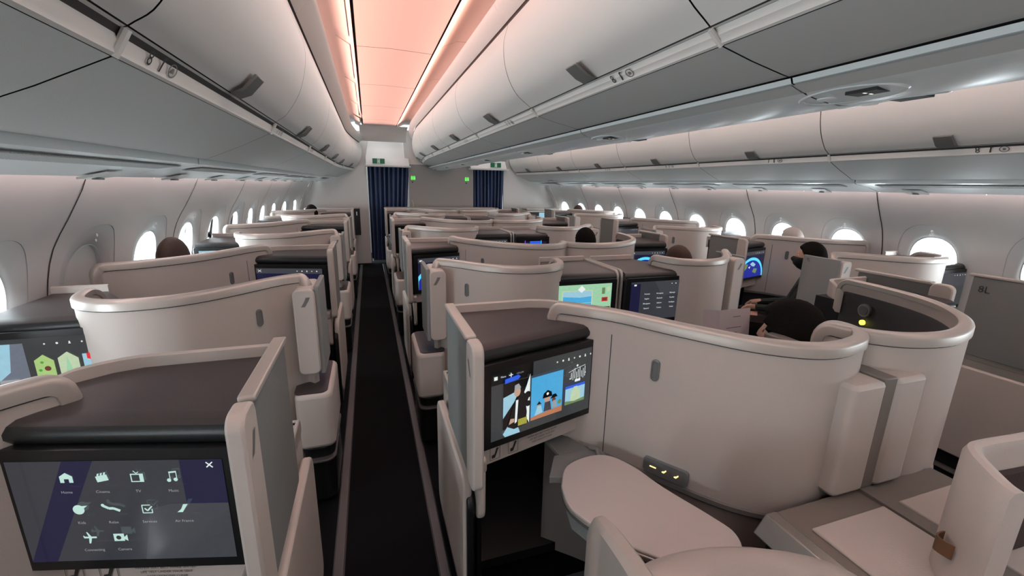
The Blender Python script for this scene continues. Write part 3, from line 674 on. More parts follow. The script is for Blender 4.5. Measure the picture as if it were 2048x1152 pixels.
    w.grid([[tuple(Vector((p.x, p.y, z-.012))+n_*.0292-Vector((0, 0, q))) for q in (.014, .0185)] for p, a, n_, z in path[4:-4]], M_gap)
    w.build('top_rail', M_rail, shell)
    # reading-light pill and panel joint on the outer face
    def outer(frac, z, o=.0):
        a = frac*L; i = max(0, min(len(P)-2, next((k for k in range(len(AL)-1) if AL[k+1] >= a), len(P)-2)))
        t = (a-AL[i])/(AL[i+1]-AL[i]); p = P[i].lerp(P[i+1], t); n_ = NR[i]; q = p+n_*(th+o); return Vector((q.x, q.y, z)), TT[i], n_
    if detail > 0:
        c, t, n_ = outer(.26 if typ == 'A' else .34, 1.00, .001)
        m = MB(); R = rrect(-.014, .014, -.038, .038, .0138, 5)
        m.grid([[c+t*a*q+Vector((0, 0, b*q2))+n_*o for a, b in R] for q, q2, o in ((1, 1, -.003), (1, 1, .003), (.7, .85, .004), (.65, .82, .001))], M_lens, True, True); m.build('reading_light', M_lens, shell)
        c, t, n_ = outer(.20 if typ == 'B' else .90, .86, .0006)
        m = MB(); m.add([c+t*a+Vector((0, 0, b)) for a, b in ((-.0015, -.24), (.0015, -.24), (.0015, .225), (-.0015, .225))], [(0, 1, 2, 3)]); m.build('panel_joint', M_gap, shell, smooth=False)
    # dark skirt below the shell (B shells hang above the side table of the seat behind)
    if typ == 'B':
        w = MB(); rows = []
        for p, a, n_ in zip(P2, A2, N2):
            rows.append([(p.x-n_.x*o, p.y-n_.y*o, z) for o, z in ((-.022, .10), (-.022, .60), (.02, .60), (.02, .10))])
        w.grid(rows, None, True, True); w.build('skirt', M_dark if colm in 'LR' and len(colm) == 1 else mat('skirt_brown', (.22, .18, .165), .6), root)
        m = MB(); rows = [[p+n_*o+Vector((0, 0, z)) for o, z in ((.029, .60), (.033, .605), (.033, .62), (.029, .625))] for p, a, n_ in zip(P2, A2, N2)]
        m.grid([[tuple(v) for v in r] for r in rows]); m.build('shell_edge', M_mark, shell)
    # ---- console with monitor for the row behind
    if typ == 'B': u0, u1, f0, f1, bk = .02, .52, .38+front, .52+front, .74; zc = 1.102
    else: u0, u1, f0, f1, bk = (.64 if len(colm) == 2 else .60), (1.125 if len(colm) == 2 else 1.06), .06+front, .06+front, .46; zc = 1.085
    if typ == 'B' and len(colm) == 1: u1 = .50; f0 += .03; f1 += .02
    if colm == 'CR' and typ == 'B': u1 = .385; f1 = f0+.02
    tp_ = (.17 if len(colm) == 2 else .27) if typ == 'A' else 0
    X = lambda u: sg*u
    con = MB(); foot = [(X(u0+.005), f0), (X(u1-.01), f1), (X(u1-.01), bk), (X(u0+.005+tp_), bk)]
    con.prism(foot, 'z', .75, zc-.045); con.build('console', M_dark, root)
    # rolled charcoal top
    m = MB(); rows = []
    sec = [(.022, -.055), (-.004, -.055), (-.020, -.048), (-.030, -.034), (-.030, -.022), (-.022, -.008), (-.008, 0), (.02, .002)]
    for i in range(9):
        t = i/8; u = u0+(u1-u0)*t; yf = f0+(f1-f0)*t
        bkk = bk-.0-(.14*max(0, (t-.6)/.4)**2 if typ == 'B' else .02*0)
        rows.append([(X(u), yf+a, zc+b) for a, b in sec]+[(X(u+tp_*(1-t)), bkk, zc+.002), (X(u+tp_*(1-t)), bkk, zc-.055)])
    m.grid(rows, M_cap, True, True); m.m(M_roll)
    for q_ in range(len(rows)-1):
        for j in range(5): m.mi[q_*len(rows[0])+j] = 1
    m.build('console_top', M_cap, root)
    # pale rim behind the charcoal top
    m = MB(); rows = []; K = 14
    rim = []
    for i in range(K+1):
        t = i/K; u = u0+tp_-.004+(u1-u0-tp_+.008)*t
        y = bk-(.14*max(0, (t-.6)/.4)**2 if typ == 'B' else 0); rim.append((u, y, zc+.030-(.03*max(0, (t-.85)/.15)**2) if typ == 'B' else zc+.028))
    m.grid([[(X(u), y-.0, z-.10), (X(u), y-.0, z), (X(u), y+.008, z+.005), (X(u), y+.022, z), (X(u), y+.022, z-.10)] for u, y, z in rim], None, True, True)
    m.build('console_rim', M_shell, root)
    # band with pictograms under the monitor, foot well beneath
    ang = math.atan2(f1-f0, u1-u0); 
    uL, uR = u0+.02, u1-.02
    m = MB()
    def fr(u, o=0): return f0+(f1-f0)*(u-u0)/(u1-u0)-o
    m.prism([(X(u0+.0), fr(u0)-.004), (X(u1-.005), fr(u1)-.004), (X(u1-.005), fr(u1)+.03), (X(u0), fr(u0)+.03)], 'z', .682, .752); band = m.build('placard_band', M_panel, root, bevel=.004)
    if detail > 1:
        m = MB()
        def BT(cu, cz):
            return lambda a, b: (X(cu)+a*math.cos(ang), fr(cu)-.0055+sg*a*math.sin(ang), cz+b)
        near = u0+.08 if sg > 0 else u1-.08
        d_ = 1 if sg > 0 else -1
        for q in (0, .07):
            T = BT(near+d_*q, .718); m.add([T(-.020, -.024), T(.020, -.024), T(.020, .024), T(-.020, .024), T(-.018, -.022), T(.018, -.022), T(.018, .022), T(-.018, .022)], [(0, 1, 5, 4), (1, 2, 6, 5), (2, 3, 7, 6), (3, 0, 4, 7)], M_mark)
            m.add([T(-.012, -.018), T(.0, -.018), T(.014, .016), T(.006, .018), T(-.002, -.004), T(-.012, -.006)], [(0, 1, 2, 3, 4, 5)], M_ink)
        for q in range(3): 
            T = BT(near+d_*.19, .728-.012*q); text_into(m, ['FASTEN SEAT BELT WHILE SEATED', 'LIFE VEST UNDER YOUR SEAT', 'KEEP LEGROOM CLEAR'][q], .0085, T, M_ink)
        m.build('placards', M_ink, band, smooth=False)
    m = MB(); bx = bk+.25
    m.box(X(u0+.02), X(u0+.035), min(f0, f1)+.02, bx, .12, .69); m.box(X(u1-.035), X(u1-.02), max(f0, f1)+.02, bx, .12, .69); m.box(X(u0+.02), X(u1-.02), bx-.015, bx, .12, .75); m.box(X(u0+.02), X(u1-.02), max(f0, f1)+.02, bx, .10, .14)
    m.build('foot_well', M_black if colm != 'CR' else M_shell, root)
    # monitor
    uc = (u0+u1)/2 if typ == 'B' else (u0+u1)/2; uc += 0
    m = MB(); R = rrect(-.243, .243, -.145, .145, .012, 4)
    m.grid([[(a*q, y, b*q) for a, b in R] for q, y in ((.97, .014), (1, .010), (1, -.010), (.99, -.0125))], M_black, True, True)
    mo = m.build('monitor', M_black, root)
    ma = (math.atan2(f1-f0, u1-u0))*(1 if sg > 0 else -1)
    if typ == 'B' and len(colm) == 2 and sg > 0: ma = math.radians(15)
    mo.location = (X(uc), fr(uc)-.028, .908); mo.rotation_euler = (0, 0, ma)
    if colm == 'CR' and typ == 'B': mo.scale = (.80, 1, .92); mo.location.z += .01
    p = Pix(); screen(p); d = p.mb.build('display', M_black, mo, smooth=False)
    # ---- aisle-side pieces
    if typ == 'B':
        dy = door_dy; py0 = .02 if colm == 'R' and y0 < 1 else .34
        m = MB(); m.prism(rrect(.30+dy, .64+dy, .73, 1.158, .012), 'x', X(-.012), X(.012)); dr = m.build('sliding_door', M_trimgrey, root, bevel=.003)
        m = MB(); m.prism(rrect(.225+dy, .315+dy, .715, 1.166, .030), 'x', X(-.014), X(.018)); m.build('door_edge', M_shell, dr, bevel=.006)
        m = MB(); m.prism(rrect(.31+dy, .66+dy, 1.154, 1.168, .006), 'x', X(-.016), X(.016)); m.build('door_rail', M_rail, dr, bevel=.003)
        if detail > 1: logo(dr, lambda a, b: (X(-.0146), .27+dy+a, 1.09+b))
        m = MB(); m.prism(rrect(py0, 1.02, .50 if py0 > .1 else .01, .735, .05), 'x', X(.030), X(.055)); q = m.build('inner_side_panel', M_shell, root, bevel=.008)
        m = MB(); m.prism(rrect(py0-.005, 1.025, .69, .75, .02), 'x', X(.028), X(.057)); m.build('panel_rail', M_rail, q, bevel=.006)
        m = MB(); m.prism(rrect(.38, .95, .14, .66, .06), 'x', X(-.012), X(.018)); q = m.build('outer_side_panel', M_shell, root, bevel=.008)
        m = MB(); m.prism(rrect(.36, .97, .06, .60, .06), 'x', X(-.002), X(.024)); m.build('kick_panel', M_black, root, bevel=.008)
    else:
        # stowed door pocket at the shell's aisle end, reaching down beside the seat
        m = MB(); yq = .20; po = .04 if len(colm) == 2 else 0
        m.prism([(X(a), b) for a, b in rrect(.006+po, .098+po, .700, 1.108, .026)], 'y', yq, yq+(.24 if colm != 'CR' else .09)); q = m.build('door_pocket', M_shell, root, bevel=.007, seg=3)
        m = MB(); m.prism([(X(a), b) for a, b in rrect(-.012+po, .010+po, yq+.012, yq+.28, .008)], 'z', .695, 1.118); m.build('door_edge', M_doorside, q, bevel=.004)
        if detail > 0: logo(q, lambda a, b: (X(.045+po)+a, yq-.0008, 1.05+b))
        by = .16 if len(colm) == 1 else .22
        m = MB(); m.prism([(X(a), b) for a, b in rrect(-.034, .13, by, by+.42, .035)], 'z', .33, .615); q = m.build('side_box', M_shell, root, bevel=.022, seg=3)
        m = MB(); m.prism([(X(a), b) for a, b in rrect(-.014, .13, by+.015, by+.40, .028)], 'z', .612, .619); m.build('box_top', M_cap, q)
        m = MB(); m.prism([(X(a), b) for a, b in rrect(-.022, .12, by+.02, by+.44, .05)], 'z', .02, .34); m.build('plinth', M_black, root, bevel=.02)
        m = MB(); m.prism([(X(a), b) for a, b in rrect(-.030, .12, by-.01, by+.46, .05)], 'z', .26, .272); m.build('plinth_trim', M_track, root, bevel=.003)
        if detail > 0:
            m = MB(); m.disc((X(-.023), .42, .24), .008, (-sg, 0, 0), .004, 12); m.build('floor_light', M_white, root)
        if len(colm) == 2 and sg > 0:    # upright divider between the two centre consoles
            dv = MB(); xd = X(1.15); 
            for o in (-.022, .008):
                dv.prism(rrect(.03, .50, .10, 1.10, .045), 'x', xd+o, xd+o+.016)
            dv.build('centre_divider', M_rail, root, bevel=.005)
            dv = MB(); dv.prism(rrect(.05, .48, .10, 1.075, .03), 'x', xd-.006, xd+.008); dv.build('divider_core', M_black, root)
    # ---- the seat itself
    if seat:
        uc = .42 if typ == 'A' else (.88 if len(colm) == 2 else .80); sy = .44 if typ == 'A' else .34
        m = MB(); m.box(X(uc-.21), X(uc+.21), sy, sy+.50, .30, .47); m.build('seat_cushion', M_seat, root, bevel=.04, seg=3)
        m = MB(); m.prism([(sy-.04, .42), (sy+.09, .42), (sy+.02, .98), (sy-.09, .98)], 'x', X(uc-.19), X(uc+.19)); m.build('backrest', M_seat, root, bevel=.03, seg=3)
        m = MB(); m.box(X(uc-.20), X(uc+.20), sy+.02, sy+.46, .10, .30); m.build('seat_base', M_black, root)
        m = MB(); m.box(X(uc-.15), X(uc+.15), sy-.02, sy+.045, .86, .99); m.build('headrest', M_seat, root, bevel=.025, seg=3)
    return root
PERIOD = 2.05
WHERE = {'L': 'left window column', 'CL': 'centre column, left side', 'CR': 'centre column, right side', 'R': 'right window column'}
SCR = {('L', 'B', 0): (scr_menu, 'monitor showing a menu of ten white icons'), ('L', 'A', 1): (scr_grid, 'monitor showing green and red picture tiles'), ('L', 'B', 1): (scr_blue, 'dark blue monitor'),
       ('L', 'A', 2): (scr_white, 'monitor glowing white'), ('L', 'B', 2): (scr_off, 'dark monitor'), ('L', 'A', 3): (scr_off, 'dark monitor'), ('L', 'B', 3): (scr_off, 'dark monitor'),
       ('CL', 'B', 0): (scr_posters, 'monitor showing film posters'), ('CL', 'A', 1): (scr_room, 'monitor showing a green cartoon room'), ('CL', 'B', 1): (scr_globe, 'monitor showing a globe'),
       ('CL', 'A', 2): (scr_off, 'dark monitor with a row of icons'), ('CL', 'B', 2): (scr_off, 'dark monitor'), ('CL', 'A', 3): (scr_off, 'dark monitor'), ('CL', 'B', 3): (scr_off, 'dark monitor'),
       ('CR', 'A', 1): (scr_lang, 'monitor listing languages'), ('CR', 'B', 1): (scr_globe, 'monitor showing a bright globe'), ('CR', 'A', 2): (scr_wave, 'monitor with blue and violet bars'), ('CR', 'B', 2): (scr_blue, 'blue monitor'),
       ('CR', 'A', 3): (scr_white, 'monitor glowing white'), ('CR', 'B', 3): (scr_off, 'dark monitor'), ('CR', 'B', 0): (scr_off, 'dark monitor'),
       ('R', 'A', 1): (scr_off, 'grey reflecting monitor'), ('R', 'B', 1): (lambda p: scr_globe(p, .5), 'monitor showing a dim globe'), ('R', 'A', 2): (scr_white, 'white monitor'), ('R', 'B', 2): (scr_off, 'dark monitor'), ('R', 'A', 3): (scr_off, 'dark monitor'),
       ('R', 'B', 3): (scr_globe, 'monitor showing a small globe'), ('R', 'B', 0): (scr_off, 'dark monitor')}
BASE = {'L': (1.83, .52), 'CL': (2.12, .79), 'CR': (2.10, .79), 'R': (1.82, .50)}
def nth(i): return ['nearest to the camera', 'second from the camera', 'third from the camera', 'fourth from the camera', 'fifth from the camera', 'sixth from the camera', 'seventh from the camera'][i]
for c in ('L', 'CL', 'CR', 'R'):
    i = 0
    for k in range(4):
        for typ in ('B', 'A'):
            kk = k if typ == 'B' else k+1
            if kk > 3: continue
            y = (BASE[c][1]+PERIOD*k) if typ == 'B' else (BASE[c][0]+PERIOD*(kk-1))
            f, d = SCR[(c, typ, kk)]
            cv = CURVE_B0 if (c, typ, kk) == ('CL', 'B', 0) else CURVE_B0R if c == 'CR' and typ == 'B' else None
            det = 2 if y < 2.5 else 1 if y < 5.5 else 0
            suite(c, typ, y, 'cream suite with %s, %s, %s' % (d, WHERE[c], nth(i).split()[0]), f, door_dy=(.05 if c == 'L' else .20 if c == 'R' and k == 0 else .05 if c == 'R' else .15 if c == 'CR' else 0), curve=cv, detail=det)
            i += 1
# front units that close the footwells of the first row
def front_unit(x0, x1, y, label):
    r = thing('front_monitor_unit', label, 'cabinet', (0, y, 0))
    m = MB(); m.box(x0, x1, 0, .30, .10, 1.08); m.build('cabinet', M_shell, r, bevel=.02)
    m = MB(); m.box(x0-.01, x1+.01, -.02, .32, 1.08, 1.115); m.build('top_rail', M_rail, r, bevel=.012)
    return r
fu = front_unit(-2.45, -1.66, 8.36, 'cream front unit with pale top against the left front wall')
m = MB(); m.box(-1.655, -1.64+.10, 0, .25, .62, 1.10, M_black); m.box(-1.60, -1.585, -.006, 0, .98, 1.05, M_white); m.build('side_niche', M_black, fu, bevel=.004)
front_unit(-1.07, 1.10, 8.50, 'wide cream front unit across the centre below the grey bulkhead')
fu = front_unit(1.72, 2.45, 8.36, 'cream front unit with lit screen against the right front wall')
m = MB(); m.box(1.78, 2.14, -.03, 0, .80, 1.04, M_black); m.box(1.98, 2.12, -.034, -.03, .86, 1.03, G['paleblue']); m.build('monitor', M_black, fu)

# wedge boxes between the paired centre shells, with a taupe strip
for k in range(4):
    y = .79+PERIOD*k
    r = thing('centre_box', 'pale box with a taupe middle strip between the paired centre shells, %s' % (ORD[k]+' from the camera'), 'divider', (.03, y, 0), group='boxes between the centre shells')
    for s in (-1, 1):
        m = MB(); m.prism(rrect(.022 if s > 0 else -.155, .155 if s > 0 else -.022, -.075, .10, .02), 'z', .70, 1.055); m.build('side_panel', M_shell, r, bevel=.012)
    m = MB(); m.box(-.026, .026, -.068, .34, .70, 1.062); m.build('middle_strip', M_taupe, r, bevel=.004)

# low console between the two near centre seats
r = thing('centre_console', 'low pale console with taupe strips between the two nearest centre seats', 'console', (.03, 0, 0))
m = MB(); m.box(-.39, .33, -.95, .72, .08, .675); m.build('console_body', M_dark, r, bevel=.01)
m = MB(); m.box(.33, .66, -.60, .70, .08, .60); m.build('side_ledge', M_panel, r, bevel=.01)
m = MB(); m.box(-.385, .335, -.95, .735, .675, .690, M_taupe); m.build('top_frame', M_taupe, r, bevel=.004)
for x0, x1 in ((-.315, -.03), (.035, .32)):
    m = MB(); m.box(x0, x1, -.93, .655, .688, .697); m.build('top_panel', M_panel, r, bevel=.004)
m = MB(); m.prism([(-.425, .640), (-.385, .693), (-.350, .693), (-.385, .630)], 'y', -.95, .735); m.build('edge_bevel', M_alu, r, bevel=.004)
m = MB(); m.box(-.024, .024, -.93, .73, .690, .699); m.build('middle_strip', M_taupe, r)

# near seat of the centre-left column: headrest, side wing, tray table
r = thing('near_seat', 'satin headrest and side wing of the empty seat at the tray table', 'airline seat', (-.86, .08, 0))
m = MB(); rows = []
for i in range(13):
    t = i/12; x = -.12+.50*t; bul = math.sin(PI*min(1, max(0, t*.98+.01)))**.45
    ring = []
    for j in range(16):
        a = 2*PI*j/16; ring.append((x, .44-.12*t+(.085*bul+.005)*math.cos(a), .83-.03*t+(.105*bul+.005)*math.sin(a)))
    rows.append(ring)
m.grid(rows, None, True, True); m.build('headrest', M_head, r)
m = MB(); P = cr([(-.075, .62, 0), (-.085, .56, 0), (-.10, .45, 0), (-.12, .30, 0), (-.13, .10, 0)], 5); rows = []
for i, p in enumerate(P):
    t = i/(len(P)-1); zt = .86+.10*min(1, t*1.5)**.7-.03*(1-min(1, t*6))**2; wd_ = .011+.010*min(1, t*3)
    rows.append([(p.x-wd_, p.y, .15), (p.x-wd_, p.y, zt-.012), (p.x-wd_*.5, p.y, zt), (p.x+wd_*.5, p.y, zt), (p.x+wd_, p.y, zt-.012), (p.x+wd_, p.y, .15)])
m.grid(rows, None, True, True); wg = m.build('side_wing', M_rail, r)
m = MB(); m.disc((-.104, .515, .80), .020, (-1, .1, 0), .006, 20); m.build('wing_button', M_alu, wg)
m = MB(); m.box(-.07, .34, .0, .36, .42, .76); m.build('backrest', M_seat, r, bevel=.04, seg=3)
m = MB(); m.box(-.07, .42, .28, .86, .30, .46); m.build('seat_cushion', M_seat, r, bevel=.05, seg=3)
m = MB(); m.box(-.05, .40, .25, .80, .05, .30); m.build('seat_base', M_black, r)
r = thing('near_seat', 'dark empty seat behind the brown-lined seat wing', 'airline seat', (.70, .0, 0))
m = MB(); m.box(-.22, .25, -.10, .22, .42, .78); m.build('backrest', M_seat, r, bevel=.04, seg=3)
m = MB(); m.box(-.22, .25, .20, .66, .28, .44); m.build('seat_cushion', M_seat, r, bevel=.05, seg=3)
m = MB(); m.box(-.20, .23, .0, .62, .05, .28); m.build('seat_base', M_black, r)
r = thing('tray_table', 'pale rounded tray table folded out in front of the near seat', 'table', (0, 0, 0))
out = cr([(-.855, 1.02, 0), (-.80, 1.10, 0), (-.70, 1.128, 0), (-.63, 1.105, 0), (-.585, 1.03, 0), (-.555, .92, 0), (-.50, .78, 0), (-.485, .71, 0), (-.53, .655, 0), (-.66, .66, 0), (-.78, .76, 0), (-.86, .90, 0), (-.868, .98, 0)], 5)[:-1]
out = [(p.x, p.y) for p in out]
m = MB(); m.prism(out, 'z', .672, .683); m.build('table_top', M_table, r, bevel=.003)
m = MB(); cx, cy = -.68, .89; m.prism([(cx+(a-cx)*1.012, cy+(b-cy)*1.012) for a, b in out], 'z', .655, .672); m.build('table_edge', M_alu, r, bevel=.004)
m = MB(); m.prism([(-.845, 1.00), (-.86, .93), (-.80, .78), (-.70, .80), (-.72, 1.0)], 'z', .60, .655); m.build('under_tray', M_trimgrey, r, bevel=.006)
m = MB(); m.prism([(-.80, 1.20), (-.86, 1.10), (-.72, 1.06), (-.62, 1.10), (-.62, 1.20)], 'z', .630, .655); m.prism([(-.80, 1.42), (-.74, 1.42), (-.64, 1.18), (-.76, 1.12)], 'z', .628, .645); m.tube([(-.66, 1.13, .66), (-.645, 1.17, .668), (-.66, 1.20, .66)], .008); m.build('hinge_arm', M_trimgrey, r, bevel=.004)
# seat control panel on the big shell
m = MB()
A = Vector((-.53, 1.175+.01, .735)); 
r = thing('seat_control', 'small grey seat control plate with three lit buttons on the big curved shell', 'control panel', (0, 0, 0))
c = Vector((-.476, 1.012, .658)); d = Vector((.55, -.835, 0)).normalized(); nn_ = Vector((-.835, -.55, 0))
m = MB(); R = rrect(-.075, .075, -.028, .028, .012)
m.grid([[c+d*a*q+Vector((0, 0, b*q))+nn_*o for a, b in R] for q, o in ((1, -.01), (1, .004), (.96, .007))], None, True, True); m.build('plate', M_lens, r)
m = MB()
for i in (-1, 0, 1):
    b0 = c+d*(.04*i)+nn_*.0075; m.add([b0+d*a+Vector((0, 0, b)) for a, b in rrect(-.016, .016, -.013, .013, .003, 2)], [tuple(range(12))], M_taupe)
    b1 = b0+nn_*.0006
    if i == -1: m.add([b1+d*a+Vector((0, 0, b)) for a, b in ((-.011, -.002), (.011, -.002), (.011, .003), (-.011, .003))], [(0, 1, 2, 3)], glow('key_light', (1, .85, .35), 1.6))
    else: m.add([b1+d*a+Vector((0, 0, b)) for a, b in ((-.009, -.006), (-.002, -.007), (.006, .004), (.004, .008), (-.001, .002), (-.009, -.002))], [(0, 1, 2, 3, 4, 5)], glow('key_light', (1, .85, .35), 1.6))
m.build('lit_buttons', M_taupe, r, smooth=False)

# tall rounded side shell of the near centre-right seat with its leather loop
r = thing('side_shell', 'tall pale rounded seat wing lined in dark brown with a tan leather loop', 'seat wing', (0, 0, 0))
P = cr([(.62, .47, 0), (.40, .482, 0), (.14, .492, 0), (-.03, .505, 0), (-.085, .50, 0), (-.125, .475, 0), (-.165, .435, 0), (-.20, .395, 0), (-.215, .365, 0)], 6); rows = []; rin = []
for i, p in enumerate(P):
    t = (P[min(i+1, len(P)-1)]-P[max(i-1, 0)]).normalized(); n_ = Vector((t.y, -t.x, 0))
    if n_.dot(Vector((-.6, 1, 0))) < 0: n_ = -n_
    zt = 1.02
    prof = [(.0, .692), (.0, zt-.02), (-.006, zt-.004), (-.016, zt), (-.028, zt-.004), (-.034, zt-.02), (-.034, .692)]
    rows.append([(p.x+n_.x*a, p.y+n_.y*a, z) for a, z in prof]); rin.append([(p.x+n_.x*a, p.y+n_.y*a, z) for a, z in ((-.035, .70), (-.035, zt-.075), (-.046, zt-.08), (-.046, .70))])
m = MB(); m.grid(rows, None, True, True); m.build('wing_panel', M_panel, r)
m = MB(); m.grid(rin[:-2], None, True, True); m.build('inner_lining', M_brownin, r)
def loop(par, c, d, nn_, w_, h_):
    m = MB(); rows = []
    for j in range(15):
        t = j/14; a = -w_/2+w_*t; o = .004+.020*math.sin(PI*t)
        rows.append([c+d*a+nn_*o+Vector((0, 0, -h_/2)), c+d*a+nn_*o+Vector((0, 0, h_/2)), c+d*a+nn_*(o-.004)+Vector((0, 0, h_/2)), c+d*a+nn_*(o-.004)+Vector((0, 0, -h_/2))])
    m.grid([[tuple(v) for v in q] for q in rows], None, True, True); return m.build('leather_loop', M_leather, par)
loop(r, Vector((-.158, .447, .800)), Vector((-.70, -.71, 0)), Vector((-.71, .70, 0)), .050, .036)
lp = thing('leather_tab', 'small tan leather tab on the second curved centre shell', 'strap', (0, 0, 0))
loop(lp, Vector((.585, .855, .90)), Vector((.75, .66, 0)), Vector((.5, -.8, 0)), .035, .042)
m = MB(); m.tube([(.80, .66, .86), (.90, .64, .90), (1.05, .62, .91)], .018); m.tube([(.82, .65, .86), (.80, .65, .78), (.80, .65, .60)], .02)
tag(m.build('latch_bracket', M_alu), 'grey metal latch bracket above the brown-lined seat wing', 'bracket')
# lamp panel inside the second centre shell
r = thing('reading_lamp', 'round chrome reading lamp with yellow glow inside the open centre shell', 'lamp', (0, 0, 0))
c = Vector((.742, 1.255, 1.02)); nn_ = Vector((-.97, .22, 0)).normalized()
c = Vector((.775, 1.27, 1.05))
m = MB(); m.disc(c, .030, nn_, .012, 24, M_alu); m.disc(c+nn_*.010, .022, nn_, .006, 24, M_lens); m.build('lamp_head', M_alu, r)
m = MB(); m.disc(c+Vector((0, 0, -.058))-nn_*0, .012, nn_, .010, 16); m.build('lamp_glow', glow('lamp_yellow', (1, .85, .10), 2.2), r)
# seat letter on the right window column door
m = MB(); text_into(m, '8L', .05, lambda a, b: (1.70-.0135, 1.285-a, 1.09+b), M_ink)
tag(m.build('seat_number', M_ink, smooth=False), 'dark seat number 8L printed on the grey door at the right aisle', 'lettering')
m = MB(); text_into(m, '7L', .032, lambda a, b: (1.70-.0128, 2.255-a, 1.085+b), M_ink); tag(m.build('seat_number', M_ink, smooth=False), 'dark seat number 7L printed on the grey door beside the masked passenger', 'lettering')
# menu card and white bowl
r = thing('menu_card', 'open pinkish printed menu card held up inside the near centre suite', 'menu', (-.06, 1.22, 1.0), .08)
M_paper = mat('menu_paper', (.62, .52, .52), .8)
m = MB(); m.grid([[(-.09, .03, -.12), (-.045, .0, -.12), (.12, .0, -.12)], [(-.125, .03, .135), (-.075, .0, .135), (.09, .0, .13)]], M_paper); m.build('card', M_paper, r, smooth=False)
m = MB()
for i in range(9):
    z = .10-.022*i; w_ = [.04, .0, .08, .05, .06, 0, .05, .07, .04][i]
    if w_: cx_ = .02-.013*(i*.3); m.add([(cx_-w_/2, -.001, z), (cx_+w_/2, -.001, z), (cx_+w_/2, -.001, z+.003), (cx_-w_/2, -.001, z+.003)], [(0, 1, 2, 3)])
m.build('print_lines', M_mark, r, smooth=False)
m = MB(); rows = []
for rr, z in ((.02, 0), (.035, .004), (.052, .03), (.058, .045), (.055, .045), (.048, .03), (.02, .008)): rows.append([(rr*math.cos(a*PI/12), rr*math.sin(a*PI/12), z) for a in range(24)])
m.grid(rows, None, True, True); bo = m.build('bowl', M_white); bo.location = (.27, 1.30, .925); tag(bo, 'white porcelain bowl beside the dark-haired passenger', 'bowl')
m = MB(); m.box(-.10, .10, -.10, .10, -.015, 0); tr = m.build('side_shelf', M_alu, bevel=.006); tr.location = (.27, 1.30, .923); tag(tr, 'small metal shelf carrying the white bowl', 'shelf')
m = MB(); m.box(-.05, .05, .02, .10, .1, -.01); 

